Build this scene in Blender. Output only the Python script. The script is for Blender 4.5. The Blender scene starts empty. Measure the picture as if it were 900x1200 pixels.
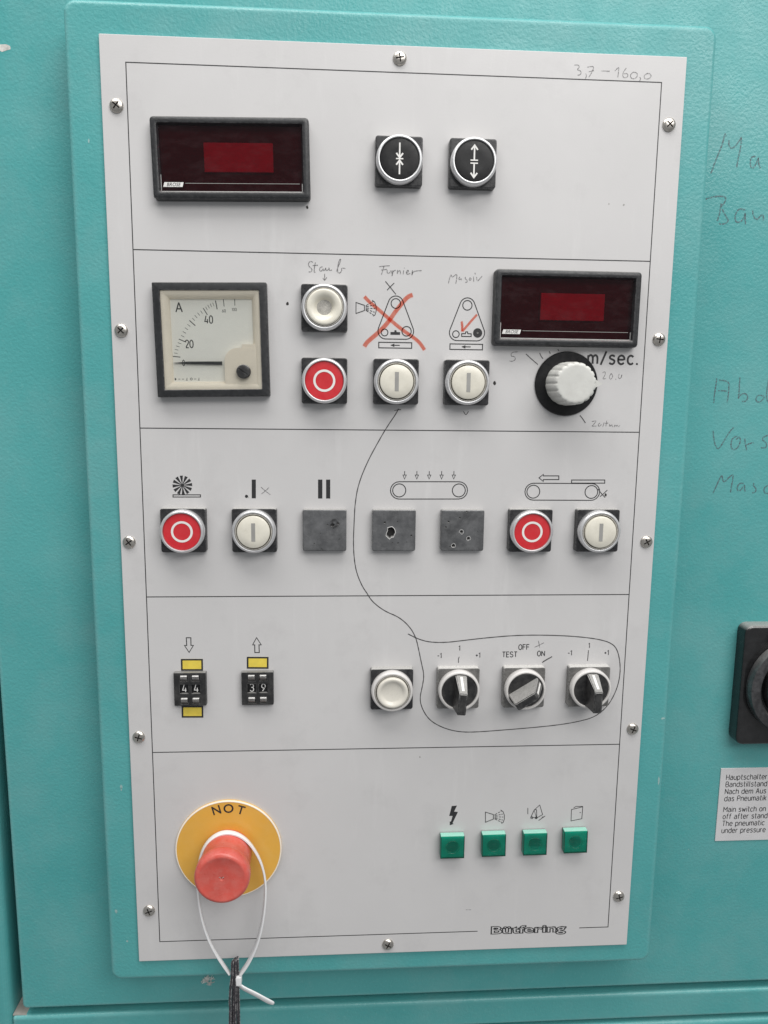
import bpy, bmesh, math, random
from mathutils import Matrix, Vector

# ------------------------------------------------------------------ scene, camera, light
# Panel coordinates in millimetres: u to the right, v up, n out of the panel face.
S = 0.001
Z0 = 1.35                                   # height of the panel centre above the workshop floor


def W(u, v, n=0.0):
    return Vector((u * S, -n * S, v * S + Z0))


scene = bpy.context.scene
col = scene.collection

cam_data = bpy.data.cameras.new('camera')
cam = bpy.data.objects.new('camera', cam_data)
col.objects.link(cam)
cam_data.sensor_fit = 'VERTICAL'
cam_data.sensor_height = 36.0
cam_data.lens = 36.0 * 881.90 / 1200.0
cam_data.clip_start = 0.01
cam_data.clip_end = 50.0
ax = [Vector((a[0], -a[2], a[1])) for a in [(0.9981, 0.01128, 0.06063), (-0.00174, 0.9879, -0.1551), (-0.06164, 0.1547, 0.98604)]]
cam.matrix_world = Matrix(((ax[0].x, ax[1].x, ax[2].x, 0), (ax[0].y, ax[1].y, ax[2].y, 0),
                           (ax[0].z, ax[1].z, ax[2].z, 0), (0, 0, 0, 1)))
cam.location = W(*(-38.63, 101.13, 510.90))
scene.camera = cam

world = bpy.data.worlds.new('World')
scene.world = world
world.use_nodes = True
bgn = world.node_tree.nodes['Background']
bgn.inputs[0].default_value = (0.95, 0.98, 1.0, 1)
bgn.inputs[1].default_value = 0.30


def area_light(name, loc, target, sx, sy, power, color):
    d = bpy.data.lights.new(name, 'AREA')
    d.shape = 'RECTANGLE'
    d.size, d.size_y = sx, sy
    d.energy = power
    d.color = color
    o = bpy.data.objects.new(name, d)
    col.objects.link(o)
    o.location = loc
    o.rotation_euler = (Vector(target) - Vector(loc)).to_track_quat('-Z', 'Y').to_euler()
    return o


# two rows of workshop ceiling lamps: one above the machine, one further back in the hall
area_light('ceiling_lamp_light', (-0.1, -0.62, 3.05), (0, -0.12, 1.3), 2.2, 0.8, 36, (1.0, 0.985, 0.96))
area_light('hall_lamp_light', (1.2, -2.3, 3.15), (0, 0, 1.25), 2.6, 1.2, 54, (1.0, 0.985, 0.965))

scene.view_settings.view_transform = 'Standard'
scene.view_settings.look = 'None'
scene.view_settings.exposure = 0.0
scene.view_settings.gamma = 1.0
scene.render.engine = 'CYCLES'

random.seed(7)


# ------------------------------------------------------------------ materials
def new_mat(name):
    m = bpy.data.materials.new(name)
    m.use_nodes = True
    nt = m.node_tree
    return m, nt, nt.nodes, nt.links, nt.nodes['Principled BSDF']


def coords(nt):
    N, L = nt.nodes, nt.links
    tc = N.new('ShaderNodeTexCoord')
    oi = N.new('ShaderNodeObjectInfo')
    ml = N.new('ShaderNodeMath'); ml.operation = 'MULTIPLY'; ml.inputs[1].default_value = 3.7
    L.new(oi.outputs['Random'], ml.inputs[0])
    ad = N.new('ShaderNodeVectorMath'); ad.operation = 'ADD'
    L.new(tc.outputs['Object'], ad.inputs[0]); L.new(ml.outputs[0], ad.inputs[1])
    return ad.outputs[0]


def noise(nt, vec, scale, detail=3, rough=0.55, stretch=None):
    N, L = nt.nodes, nt.links
    if stretch:
        mp = N.new('ShaderNodeMapping'); mp.inputs['Scale'].default_value = stretch
        L.new(vec, mp.inputs[0]); vec = mp.outputs[0]
    n = N.new('ShaderNodeTexNoise')
    n.inputs['Scale'].default_value = scale
    n.inputs['Detail'].default_value = detail
    n.inputs['Roughness'].default_value = rough
    L.new(vec, n.inputs['Vector'])
    return n.outputs['Fac']


def ramp(nt, fac, lo, hi, a=0.0, b=1.0):
    n = nt.nodes.new('ShaderNodeMapRange')
    n.inputs[1].default_value, n.inputs[2].default_value = lo, hi
    n.inputs[3].default_value, n.inputs[4].default_value = a, b
    nt.links.new(fac, n.inputs[0])
    return n.outputs[0]


def mixc(nt, fac, a, b):
    n = nt.nodes.new('ShaderNodeMix'); n.data_type = 'RGBA'
    if isinstance(fac, float): n.inputs[0].default_value = fac
    else: nt.links.new(fac, n.inputs[0])
    for i, c in ((6, a), (7, b)):
        if isinstance(c, tuple): n.inputs[i].default_value = (*c, 1)
        else: nt.links.new(c, n.inputs[i])
    return n.outputs[2]


def mul(nt, a, b):
    n = nt.nodes.new('ShaderNodeMath'); n.operation = 'MULTIPLY'
    for i, c in ((0, a), (1, b)):
        if isinstance(c, float): n.inputs[i].default_value = c
        else: nt.links.new(c, n.inputs[i])
    return n.outputs[0]


def bump(nt, fac, strength, dist, normal=None):
    n = nt.nodes.new('ShaderNodeBump')
    n.inputs['Strength'].default_value = strength
    n.inputs['Distance'].default_value = dist
    nt.links.new(fac, n.inputs['Height'])
    if normal: nt.links.new(normal, n.inputs['Normal'])
    return n.outputs[0]


def edge_mask(nt, radius):
    """1 on convex and concave edges: worn corners and the painted lip highlight (bevel normal against the true normal)."""
    N, L = nt.nodes, nt.links
    bv = N.new('ShaderNodeBevel'); bv.samples = 4; bv.inputs[0].default_value = radius
    g = N.new('ShaderNodeNewGeometry')
    d = N.new('ShaderNodeVectorMath'); d.operation = 'DOT_PRODUCT'
    L.new(bv.outputs[0], d.inputs[0]); L.new(g.outputs['True Normal'], d.inputs[1])
    return ramp(nt, d.outputs['Value'], 0.995, 0.86)


def plain(name, c, rough, metal=0.0, var=0.12, scale=60, dust=0.0, dust_col=(0.42, 0.41, 0.39), bmp=0.0, bscale=900,
          wear=0.0, wear_col=(0.5, 0.5, 0.5), coat=0.0, spec=0.5, dust_light=0.0):
    m, nt, N, L, b = new_mat(name)
    v = coords(nt)
    n1 = noise(nt, v, scale, 4)
    dark = tuple(x * (1 - var) for x in c)
    lite = tuple(min(1, x * (1 + var)) for x in c)
    cc = mixc(nt, ramp(nt, n1, 0.3, 0.7), dark, lite)
    if dust:
        n2 = noise(nt, v, scale * 2.7, 6, 0.7)
        cc = mixc(nt, mul(nt, ramp(nt, n2, 0.42, 0.72), float(dust)), cc, dust_col)
    if wear:
        n3 = noise(nt, v, 420, 4, 0.7)
        cc = mixc(nt, mul(nt, mul(nt, edge_mask(nt, 0.0009), ramp(nt, n3, 0.42, 0.6)), float(wear)), cc, wear_col)
    if dust_light:                                   # dust and overhead highlights, both painted pale onto upward faces
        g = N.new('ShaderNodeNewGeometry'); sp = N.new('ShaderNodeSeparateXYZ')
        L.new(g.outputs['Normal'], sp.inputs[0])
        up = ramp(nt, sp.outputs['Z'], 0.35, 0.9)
        cc = mixc(nt, mul(nt, mul(nt, up, ramp(nt, noise(nt, v, 700, 4, 0.7), 0.2, 0.55, 0.55, 1.0)), float(dust_light)), cc, (0.58, 0.57, 0.55))
    L.new(cc, b.inputs['Base Color'])
    n4 = noise(nt, v, scale * 4, 5, 0.65)
    L.new(ramp(nt, n4, 0.25, 0.75, max(0.03, rough - 0.1), min(1, rough + 0.12)), b.inputs['Roughness'])
    b.inputs['Metallic'].default_value = metal
    b.inputs['Specular IOR Level'].default_value = spec
    b.inputs['Coat Weight'].default_value = coat
    b.inputs['Coat Roughness'].default_value = 0.12
    if bmp:
        L.new(bump(nt, noise(nt, v, bscale, 4, 0.6), bmp, 0.0006), b.inputs['Normal'])
    return m


def teal_paint():
    m, nt, N, L, b = new_mat('teal_textured_paint')
    tc = N.new('ShaderNodeTexCoord'); v = tc.outputs['Object']
    base = mixc(nt, ramp(nt, noise(nt, v, 9, 4), 0.3, 0.7), (0.066, 0.328, 0.328), (0.094, 0.374, 0.372))
    # greyish rubbed haze of dust and handling
    haze = mul(nt, ramp(nt, noise(nt, v, 13, 6, 0.7), 0.45, 0.75), 0.42)
    base = mixc(nt, haze, base, (0.20, 0.39, 0.39))
    # pale speckle in the pits of the hammered texture
    sp = mul(nt, ramp(nt, noise(nt, v, 520, 3, 0.6), 0.60, 0.78), 0.32)
    base = mixc(nt, sp, base, (0.20, 0.48, 0.46))
    wear = mul(nt, edge_mask(nt, 0.0035), ramp(nt, noise(nt, v, 60, 6, 0.75), 0.25, 0.5))  # edge wear, with the lip's bright highlight painted in as well
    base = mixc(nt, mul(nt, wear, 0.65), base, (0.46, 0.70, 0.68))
    # a few tiny chips down to the primer
    chip = ramp(nt, noise(nt, v, 95, 5, 0.75), 0.735, 0.75)
    base = mixc(nt, mul(nt, chip, 0.7), base, (0.42, 0.45, 0.43))
    L.new(base, b.inputs['Base Color'])
    L.new(ramp(nt, noise(nt, v, 45, 4), 0.3, 0.7, 0.28, 0.48), b.inputs['Roughness'])
    h = N.new('ShaderNodeMath'); h.operation = 'ADD'
    L.new(noise(nt, v, 460, 2, 0.5), h.inputs[0])
    L.new(mul(nt, noise(nt, v, 760, 2, 0.5), 0.35), h.inputs[1])
    L.new(bump(nt, h.outputs[0], 0.29, 0.0009), b.inputs['Normal'])
    return m


def panel_metal():
    m, nt, N, L, b = new_mat('pale_grey_lacquered_sheet')
    tc = N.new('ShaderNodeTexCoord'); v = tc.outputs['Object']
    c = mixc(nt, ramp(nt, noise(nt, v, 6, 5, 0.6), 0.3, 0.7), (0.565, 0.555, 0.555), (0.615, 0.605, 0.605))
    sm = mul(nt, ramp(nt, noise(nt, v, 22, 7, 0.72), 0.54, 0.80), 0.40)
    c = mixc(nt, sm, c, (0.44, 0.43, 0.43))
    rub = mul(nt, ramp(nt, noise(nt, v, 70, 5, 0.7, (1, 1, 0.12)), 0.58, 0.8), 0.4)
    c = mixc(nt, rub, c, (0.70, 0.69, 0.69))
    speck = ramp(nt, noise(nt, v, 260, 3, 0.6), 0.765, 0.785)
    c = mixc(nt, mul(nt, speck, 0.5), c, (0.25, 0.24, 0.23))
    L.new(c, b.inputs['Base Color'])
    L.new(ramp(nt, noise(nt, v, 30, 6, 0.7), 0.3, 0.7, 0.36, 0.52), b.inputs['Roughness'])
    L.new(bump(nt, noise(nt, v, 900, 3), 0.10, 0.0003), b.inputs['Normal'])
    return m


def ink(name, c, grain=0.0, gscale=1500, lo=0.35, hi=0.6):
    """print or pencil: matt pigment; grain leaves the sheet showing through between the flecks"""
    m, nt, N, L, b = new_mat(name)
    b.inputs['Base Color'].default_value = (*c, 1)
    b.inputs['Roughness'].default_value = 0.55
    if grain:
        tc = N.new('ShaderNodeTexCoord')
        f = mul(nt, ramp(nt, noise(nt, tc.outputs['Object'], gscale, 3, 0.6), hi, lo), 1.0)
        k = N.new('ShaderNodeMath'); k.operation = 'MULTIPLY_ADD'
        L.new(f, k.inputs[0]); k.inputs[1].default_value = 1 - grain * 0.2; k.inputs[2].default_value = -grain * 0.25
        k.use_clamp = True
        L.new(k.outputs[0], b.inputs['Alpha'])
    return m


def marker_ink():
    """red felt pen: a clear red film that tints the sheet and the print below it"""
    m, nt, N, L, b = new_mat('red_felt_pen')
    tc = N.new('ShaderNodeTexCoord')
    f = ramp(nt, noise(nt, tc.outputs['Object'], 260, 4, 0.7), 0.3, 0.75)
    c = mixc(nt, f, (0.91, 0.42, 0.35), (0.97, 0.64, 0.57))
    t = N.new('ShaderNodeBsdfTransparent'); L.new(c, t.inputs[0])
    L.new(t.outputs[0], N['Material Output'].inputs['Surface'])
    return m


def filter_glass(name, tint, rough=0.12, dust=0.0, dustcol=(0.5, 0.47, 0.46), gloss=1.0, ribs=False):
    m, nt, N, L, b = new_mat(name)
    t = N.new('ShaderNodeBsdfTransparent'); t.inputs[0].default_value = (*tint, 1)
    g = N.new('ShaderNodeBsdfGlossy'); g.inputs['Roughness'].default_value = rough
    fr = N.new('ShaderNodeFresnel'); fr.inputs[0].default_value = 1.45
    mx = N.new('ShaderNodeMixShader')
    L.new(mul(nt, fr.outputs[0], float(gloss)), mx.inputs[0]); L.new(t.outputs[0], mx.inputs[1]); L.new(g.outputs[0], mx.inputs[2])
    out = mx.outputs[0]
    if ribs:                                        # fine moulded grid
        tc = N.new('ShaderNodeTexCoord'); hs = None
        for d in ('X', 'Z'):
            wv = N.new('ShaderNodeTexWave'); wv.bands_direction = d; wv.inputs['Scale'].default_value = 330
            L.new(tc.outputs['Object'], wv.inputs[0])
            if hs is None: hs = wv.outputs['Fac']
            else: hs = mul(nt, hs, wv.outputs['Fac'])
        L.new(bump(nt, hs, 0.6, 0.0004), g.inputs['Normal'])
        L.new(mixc(nt, ramp(nt, hs, 0.0, 0.8), tuple(x * 0.72 for x in tint), tint), t.inputs[0])
    if dust:
        v = coords(nt)
        d = N.new('ShaderNodeBsdfDiffuse'); d.inputs[0].default_value = (*dustcol, 1)
        a = ramp(nt, noise(nt, v, 60, 8, 0.8, (1, 1, 2.2)), 0.48, 0.85)
        s2 = ramp(nt, noise(nt, v, 1100, 3, 0.6), 0.66, 0.78, 0.0, 0.5)
        ad = N.new('ShaderNodeMath'); ad.operation = 'ADD'; L.new(a, ad.inputs[0]); L.new(s2, ad.inputs[1])
        m2 = N.new('ShaderNodeMixShader')
        L.new(mul(nt, ad.outputs[0], float(dust)), m2.inputs[0]); L.new(out, m2.inputs[1]); L.new(d.outputs[0], m2.inputs[2])
        out = m2.outputs[0]
    if ribs:                                        # upper edge painted pale: dust plus the light from above
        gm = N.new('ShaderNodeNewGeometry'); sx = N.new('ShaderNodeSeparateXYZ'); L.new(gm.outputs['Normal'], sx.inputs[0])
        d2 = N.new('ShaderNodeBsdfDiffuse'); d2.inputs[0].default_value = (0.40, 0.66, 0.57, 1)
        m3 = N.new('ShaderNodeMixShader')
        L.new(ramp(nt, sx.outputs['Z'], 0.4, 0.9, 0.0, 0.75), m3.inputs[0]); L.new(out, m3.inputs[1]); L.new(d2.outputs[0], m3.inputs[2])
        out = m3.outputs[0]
    L.new(out, N['Material Output'].inputs['Surface'])
    return m


M = {}
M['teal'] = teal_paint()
M['panel'] = panel_metal()
M['print'] = ink('black_screen_print', (0.022, 0.022, 0.024))
M['pencil'] = ink('graphite_pencil', (0.055, 0.053, 0.055), 0.0)
M['pencil_mid'] = ink('soft_graphite_pencil', (0.10, 0.097, 0.10), 0.3, 1300, 0.38, 0.78)
M['smudge'] = ink('black_smudge', (0.035, 0.035, 0.037), 0.9, 520, 0.36, 0.72)
M['pencil_faint'] = ink('faint_graphite_pencil', (0.12, 0.115, 0.12), 0.45, 1300, 0.38, 0.78)
M['pencil_door'] = ink('purple_grey_pencil', (0.125, 0.08, 0.11), 0.7, 900, 0.36, 0.74)
M['marker'] = marker_ink()
M['black'] = plain('black_satin_plastic', (0.017, 0.017, 0.018), 0.34, dust=0.10, wear=0.5, wear_col=(0.2, 0.2, 0.2), bmp=0.12, dust_light=0.35)
M['grip_black'] = plain('worn_black_grip', (0.017, 0.017, 0.018), 0.40, dust=0.12, wear=0.6, wear_col=(0.25, 0.25, 0.25), bmp=0.1, dust_light=0.6)
M['plate'] = plain('dark_dusty_plastic_plate', (0.018, 0.018, 0.020), 0.30, dust=0.16, scale=90, dust_col=(0.22, 0.22, 0.22), wear=0.6, wear_col=(0.34, 0.34, 0.34), bmp=0.1, dust_light=0.75)
M['plate_grey'] = plain('scuffed_grey_plate', (0.115, 0.112, 0.108), 0.26, dust=0.35, scale=110, dust_col=(0.34, 0.33, 0.32), wear=0.8, wear_col=(0.5, 0.49, 0.48), bmp=0.12, coat=0.3, dust_light=0.95)
M['blank'] = plain('rubbed_grey_blank', (0.115, 0.117, 0.122), 0.30, metal=0.3, dust=0.4, scale=60, var=0.3, dust_col=(0.30, 0.30, 0.305), wear=0.7, wear_col=(0.03, 0.03, 0.03), bmp=0.12, bscale=700, dust_light=0.70)
M['charcoal'] = plain('charcoal_moulded_frame', (0.016, 0.017, 0.019), 0.42, dust=0.2, scale=80, dust_col=(0.075, 0.075, 0.08), wear=0.6, wear_col=(0.30, 0.30, 0.30), bmp=0.2, dust_light=0.25)
M['alu'] = plain('turned_aluminium', (0.74, 0.74, 0.75), 0.42, metal=0.75, var=0.04, dust=0.08, dust_col=(0.5, 0.49, 0.48), spec=0.8)
M['alu_dull'] = plain('dull_grey_bezel', (0.60, 0.59, 0.58), 0.42, metal=0.35, var=0.08, dust=0.2, dust_col=(0.50, 0.48, 0.46), bmp=0.08)
M['white_bezel'] = plain('off_white_bezel', (0.66, 0.64, 0.625), 0.30, var=0.05, dust=0.2, dust_col=(0.48, 0.46, 0.44), coat=0.3)
M['black_cap'] = plain('black_button_cap', (0.006, 0.006, 0.007), 0.34, dust=0.04, scale=120, dust_col=(0.2, 0.2, 0.2), spec=0.35)
M['red_cap'] = plain('red_button_cap', (0.60, 0.022, 0.032), 0.42, var=0.08, dust=0.06, dust_col=(0.6, 0.3, 0.3), bmp=0.05)
M['cream_cap'] = plain('ivory_button_lens', (0.74, 0.71, 0.62), 0.33, var=0.05, scale=90, dust=0.22, dust_col=(0.50, 0.46, 0.36), coat=0.15)
M['white_cap'] = plain('milky_button_lens', (0.70, 0.67, 0.60), 0.30, var=0.04, scale=90, dust=0.15, dust_col=(0.55, 0.51, 0.44), coat=0.2)
M['clear_ring'] = plain('clear_acrylic_collar', (0.50, 0.48, 0.44), 0.25, metal=0.2, var=0.2, scale=300, coat=0.6)
M['symbol_white'] = plain('white_symbol', (0.78, 0.77, 0.75), 0.5, var=0.04)
M['symbol_grey'] = plain('grey_symbol', (0.32, 0.315, 0.30), 0.5, var=0.1)
M['estop_red'] = plain('faded_red_plastic', (0.62, 0.095, 0.072), 0.33, var=0.12, scale=55, dust=0.30, dust_col=(0.66, 0.30, 0.26), wear=0.5, wear_col=(0.68, 0.25, 0.21), bmp=0.12, bscale=500)
M['estop_yellow'] = plain('warning_yellow_disc', (0.74, 0.41, 0.065), 0.36, var=0.05, scale=40, dust=0.14, dust_col=(0.74, 0.52, 0.22))
M['cream_case'] = plain('cream_meter_case', (0.90, 0.82, 0.70), 0.45, var=0.03, scale=60, dust=0.08, dust_col=(0.7, 0.62, 0.5))
M['dial'] = plain('pale_dial_card', (0.87, 0.86, 0.81), 0.6, var=0.03, scale=30)
M['knob_grey'] = plain('light_grey_knob', (0.63, 0.63, 0.60), 0.38, var=0.06, scale=80, dust=0.25, dust_col=(0.45, 0.43, 0.40), bmp=0.08)
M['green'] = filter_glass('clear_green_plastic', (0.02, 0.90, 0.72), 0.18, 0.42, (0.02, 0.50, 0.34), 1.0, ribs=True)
M['reflector'] = plain('lamp_reflector', (0.72, 0.73, 0.71), 0.5)
M['bulb'] = plain('lamp_bulb', (0.42, 0.42, 0.41), 0.3)
M['lens_edge'] = plain('dark_green_lens_edge', (0.004, 0.05, 0.035), 0.4)
M['yellow'] = plain('yellow_paper_sticker', (0.78, 0.60, 0.08), 0.6, var=0.1, scale=160, dust=0.25, dust_col=(0.62, 0.62, 0.14))
M['steel'] = plain('nickel_screw', (0.62, 0.585, 0.54), 0.30, metal=1.0, var=0.15, dust=0.25, scale=200, dust_col=(0.30, 0.27, 0.24))
M['dark_hole'] = plain('dark_recess', (0.015, 0.014, 0.014), 0.7)
M['tie'] = plain('white_nylon', (0.80, 0.80, 0.81), 0.36, var=0.02, coat=0.1)
M['lacquer'] = plain('chipped_black_lacquer', (0.016, 0.014, 0.018), 0.16, var=0.3, dust=0.35, scale=120, dust_col=(0.14, 0.13, 0.15), wear=1.0, wear_col=(0.6, 0.58, 0.58), bmp=0.8, bscale=420, coat=0.5)
M['switch_black'] = plain('smooth_black_moulding', (0.010, 0.010, 0.011), 0.22, var=0.2, dust=0.05, scale=60, dust_col=(0.2, 0.2, 0.2), dust_light=0.5, coat=0.3)
M['sign'] = plain('grey_white_sign', (0.60, 0.59, 0.60), 0.45, var=0.03, scale=50, dust=0.1)
M['red_filter'] = filter_glass('dark_red_filter', (0.72, 0.10, 0.30), 0.08, 0.045, (0.42, 0.36, 0.37), 1.0)
M['clear_glass'] = filter_glass('clear_meter_glass', (0.985, 0.99, 0.985), 0.06, 0.03, (0.6, 0.6, 0.58), 0.7)
M['cavity'] = plain('display_cavity', (0.085, 0.085, 0.09), 0.7)
M['lens_red'] = plain('red_display_lens', (0.92, 0.72, 0.75), 0.5, var=0.08, scale=200)
M['dirt'] = plain('grey_dirt', (0.58, 0.57, 0.54), 0.9, var=0.3, scale=300)
M['chip'] = plain('rubbed_teal_chip', (0.26, 0.42, 0.41), 0.7, var=0.25, scale=300)
M['dark_speck'] = plain('dark_speck', (0.02, 0.018, 0.016), 0.6)
M['switch_grey'] = plain('worn_black_rim', (0.03, 0.03, 0.032), 0.26, dust=0.6, scale=50, dust_col=(0.13, 0.13, 0.135), dust_light=0.3)
M['ledge'] = plain('dusty_ledge', (0.38, 0.36, 0.33), 0.8, var=0.3, scale=80)


# ------------------------------------------------------------------ mesh helpers (local u, v, n in mm)
class MB:
    def __init__(self):
        self.v, self.f = [], []

    def add(self, verts, faces):
        k = len(self.v)
        self.v += verts
        self.f += [tuple(i + k for i in f) for f in faces]
        return self

    def loft(self, rings, cap0=False, cap1=True):
        """rings: list of equal-length lists of (u, v, n), counter-clockwise seen from the front, back to front"""
        m = len(rings[0]); vs = [p for r in rings for p in r]; fs = []
        for i in range(len(rings) - 1):
            for j in range(m):
                a, b = i * m + j, i * m + (j + 1) % m
                fs.append((a, b, b + m, a + m))
        if cap0: fs.append(tuple(range(m))[::-1])
        if cap1: fs.append(tuple(range((len(rings) - 1) * m, len(rings) * m)))
        return self.add(vs, fs)

    def lathe(self, prof, seg=48, c=(0, 0), cap0=False, cap1=True):
        """prof: list of (radius, n), back to front / outside to inside"""
        rings = [[(c[0] + r * math.cos(2 * math.pi * k / seg), c[1] + r * math.sin(2 * math.pi * k / seg), n) for k in range(seg)] for r, n in prof]
        return self.loft(rings, cap0, cap1)

    def prism(self, poly, n0, n1):
        if sum(poly[i][0] * poly[(i + 1) % len(poly)][1] - poly[(i + 1) % len(poly)][0] * poly[i][1] for i in range(len(poly))) < 0:
            poly = poly[::-1]
        return self.loft([[(x, y, n0) for x, y in poly], [(x, y, n1) for x, y in poly]], True, True)

    def box(self, u0, v0, u1, v1, n0, n1, ch=0.0, r=0.0, rc=None):
        w, h = abs(u1 - u0), abs(v1 - v0); cx, cy = (u0 + u1) / 2, (v0 + v1) / 2
        if ch <= 0 and r <= 0:
            return self.prism(rrect(cx, cy, w, h, 0), n0, n1)
        rr = max(r, ch * 1.01, 0.05)
        rings = [[(x, y, n0) for x, y in rrect(cx, cy, w, h, rr)]]
        k = 3 if ch > 1.2 else 2
        for i in range(k + 1):
            a = math.pi / 2 * i / k
            d = ch * (1 - math.cos(a)); nn = n1 - ch + ch * math.sin(a)
            rings.append([(x, y, nn) for x, y in rrect(cx, cy, w - 2 * d, h - 2 * d, max(rr - d, 0.02))])
        d += 0.25
        rings.append([(x, y, n1) for x, y in rrect(cx, cy, w - 2 * d, h - 2 * d, max(rr - d, 0.02))])   # flat margin keeps the face shading even
        return self.loft(rings, True, True)

    def ribbon(self, pts, w, n=0.06, closed=False, taper=False):
        P = [Vector(p[:2]) for p in pts]
        q = [P[0]]
        for p in P[1:]:
            if (p - q[-1]).length > 1e-4: q.append(p)
        P = q
        if closed and (P[0] - P[-1]).length < 1e-3: P.pop()
        N_ = len(P); vs = []
        for i, p in enumerate(P):
            a = P[i - 1] if (closed or i > 0) else None
            b = P[(i + 1) % N_] if (closed or i < N_ - 1) else None
            d1 = (p - a).normalized() if a is not None else None
            d2 = (b - p).normalized() if b is not None else None
            if d1 is None: d1 = d2
            if d2 is None: d2 = d1
            t = d1 + d2
            t = d2 if t.length < 0.2 else t.normalized()
            nn = Vector((-t.y, t.x))
            k = min(1.6, 1 / max(0.4, abs(nn.dot(Vector((-d1.y, d1.x))))))
            hw = w / 2 * k * (1.0 if not taper else (0.75 + 0.35 * math.sin(i * 1.7) ** 2))
            vs += [(p.x + nn.x * hw, p.y + nn.y * hw, n), (p.x - nn.x * hw, p.y - nn.y * hw, n)]
        fs = []
        for i in range(N_ if closed else N_ - 1):
            a, b = 2 * i, 2 * ((i + 1) % N_)
            fs.append((a, a + 1, b + 1, b))
        return self.add(vs, fs)

    def poly(self, pts, n=0.06):
        pts = [p[:2] for p in pts]
        if sum(pts[i][0] * pts[(i + 1) % len(pts)][1] - pts[(i + 1) % len(pts)][0] * pts[i][1] for i in range(len(pts))) < 0:
            pts = pts[::-1]
        return self.add([(x, y, n) for x, y in pts], [tuple(range(len(pts)))])

    def mesh(self, name):
        me = bpy.data.meshes.new(name)
        me.from_pydata([(u * S, -n * S, v * S) for u, v, n in self.v], [], self.f)
        me.update()
        return me

    def build(self, name, mat, parent=None, smooth=35, loc=None, mesh=None, cut=None):
        me = mesh or self.mesh(name)
        if cut is not None:
            me = boolean(me, cut.mesh('cutter'))
        me.materials.clear(); me.materials.append(M[mat])
        if smooth:
            me.shade_smooth(); me.set_sharp_from_angle(angle=math.radians(smooth))
        o = bpy.data.objects.new(name, me)
        col.objects.link(o)
        if parent is not None: o.parent = parent
        if loc: o.location = (loc[0] * S, -(loc[2] if len(loc) > 2 else 0) * S, loc[1] * S)
        return o


def boolean(me, cutter):
    a = bpy.data.objects.new('a', me); b = bpy.data.objects.new('b', cutter)
    col.objects.link(a); col.objects.link(b)
    md = a.modifiers.new('cut', 'BOOLEAN'); md.object = b; md.operation = 'DIFFERENCE'; md.solver = 'EXACT'
    dg = bpy.context.evaluated_depsgraph_get()
    r = bpy.data.meshes.new_from_object(a.evaluated_get(dg))
    bpy.data.objects.remove(a); bpy.data.objects.remove(b)
    return r


def rrect(cx, cy, w, h, r, seg=4):
    if r <= 0.01:
        return [(cx - w / 2, cy - h / 2), (cx + w / 2, cy - h / 2), (cx + w / 2, cy + h / 2), (cx - w / 2, cy + h / 2)]
    out = []
    for sx, sy, a0 in ((1, -1, -90), (1, 1, 0), (-1, 1, 90), (-1, -1, 180)):
        for k in range(seg + 1):
            a = math.radians(a0 + 90 * k / seg)
            out.append((cx + sx * (w / 2 - r) + r * math.cos(a), cy + sy * (h / 2 - r) + r * math.sin(a)))
    return out


def circ(cx, cy, r, seg=28, a0=0, a1=360):
    k = seg if abs(a1 - a0) >= 360 else seg + 1
    return [(cx + r * math.cos(math.radians(a0 + (a1 - a0) * i / seg)), cy + r * math.sin(math.radians(a0 + (a1 - a0) * i / seg))) for i in range(k)]


def smooth_pts(pts, it=2):
    for _ in range(it):
        q = [pts[0]]
        for a, b in zip(pts, pts[1:]):
            q.append(tuple(x * 0.75 + y * 0.25 for x, y in zip(a, b)))
            q.append(tuple(x * 0.25 + y * 0.75 for x, y in zip(a, b)))
        q.append(pts[-1]); pts = q
    return pts


def text_mb(body, size, bold=0.0, xs=1.0, align='CENTER', shear=0.0, outline=0.0, n=0.06, at=(0, 0), rot=0.0, spacing=1.0):
    """letters as a flat mesh; size is the cap height in mm"""
    cu = bpy.data.curves.new('text', 'FONT')
    cu.body = body; cu.size = 1.0; cu.align_x = align; cu.shear = shear; cu.space_character = spacing
    cu.offset = bold; cu.resolution_u = 4
    if outline:
        cu.fill_mode = 'NONE'; cu.bevel_depth = outline; cu.bevel_resolution = 0
    else:
        cu.fill_mode = 'FRONT'
    o = bpy.data.objects.new('text', cu); col.objects.link(o)
    bpy.context.view_layer.update()
    me = bpy.data.meshes.new_from_object(o.evaluated_get(bpy.context.evaluated_depsgraph_get()))
    k = size / 0.72
    mb = MB(); c, s = math.cos(rot), math.sin(rot)
    vs = []
    for v in me.vertices:
        x, y = v.co.x * k * xs, v.co.y * k
        vs.append((at[0] + x * c - y * s, at[1] + x * s + y * c, n + (v.co.z * k * 0.1 if outline else 0)))
    mb.add(vs, [tuple(p.vertices) for p in me.polygons])
    bpy.data.objects.remove(o); bpy.data.curves.remove(cu); bpy.data.meshes.remove(me)
    return mb


# plain engraving letters (single stroke, cap height 7, x height 5), for the printed scales and the sign
def _o(x0, y0, x1, y1, c=1.3):
    return [(x0 + c, y0), (x1 - c, y0), (x1, y0 + c), (x1, y1 - c), (x1 - c, y1), (x0 + c, y1), (x0, y1 - c), (x0, y0 + c), (x0 + c, y0)]


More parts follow.
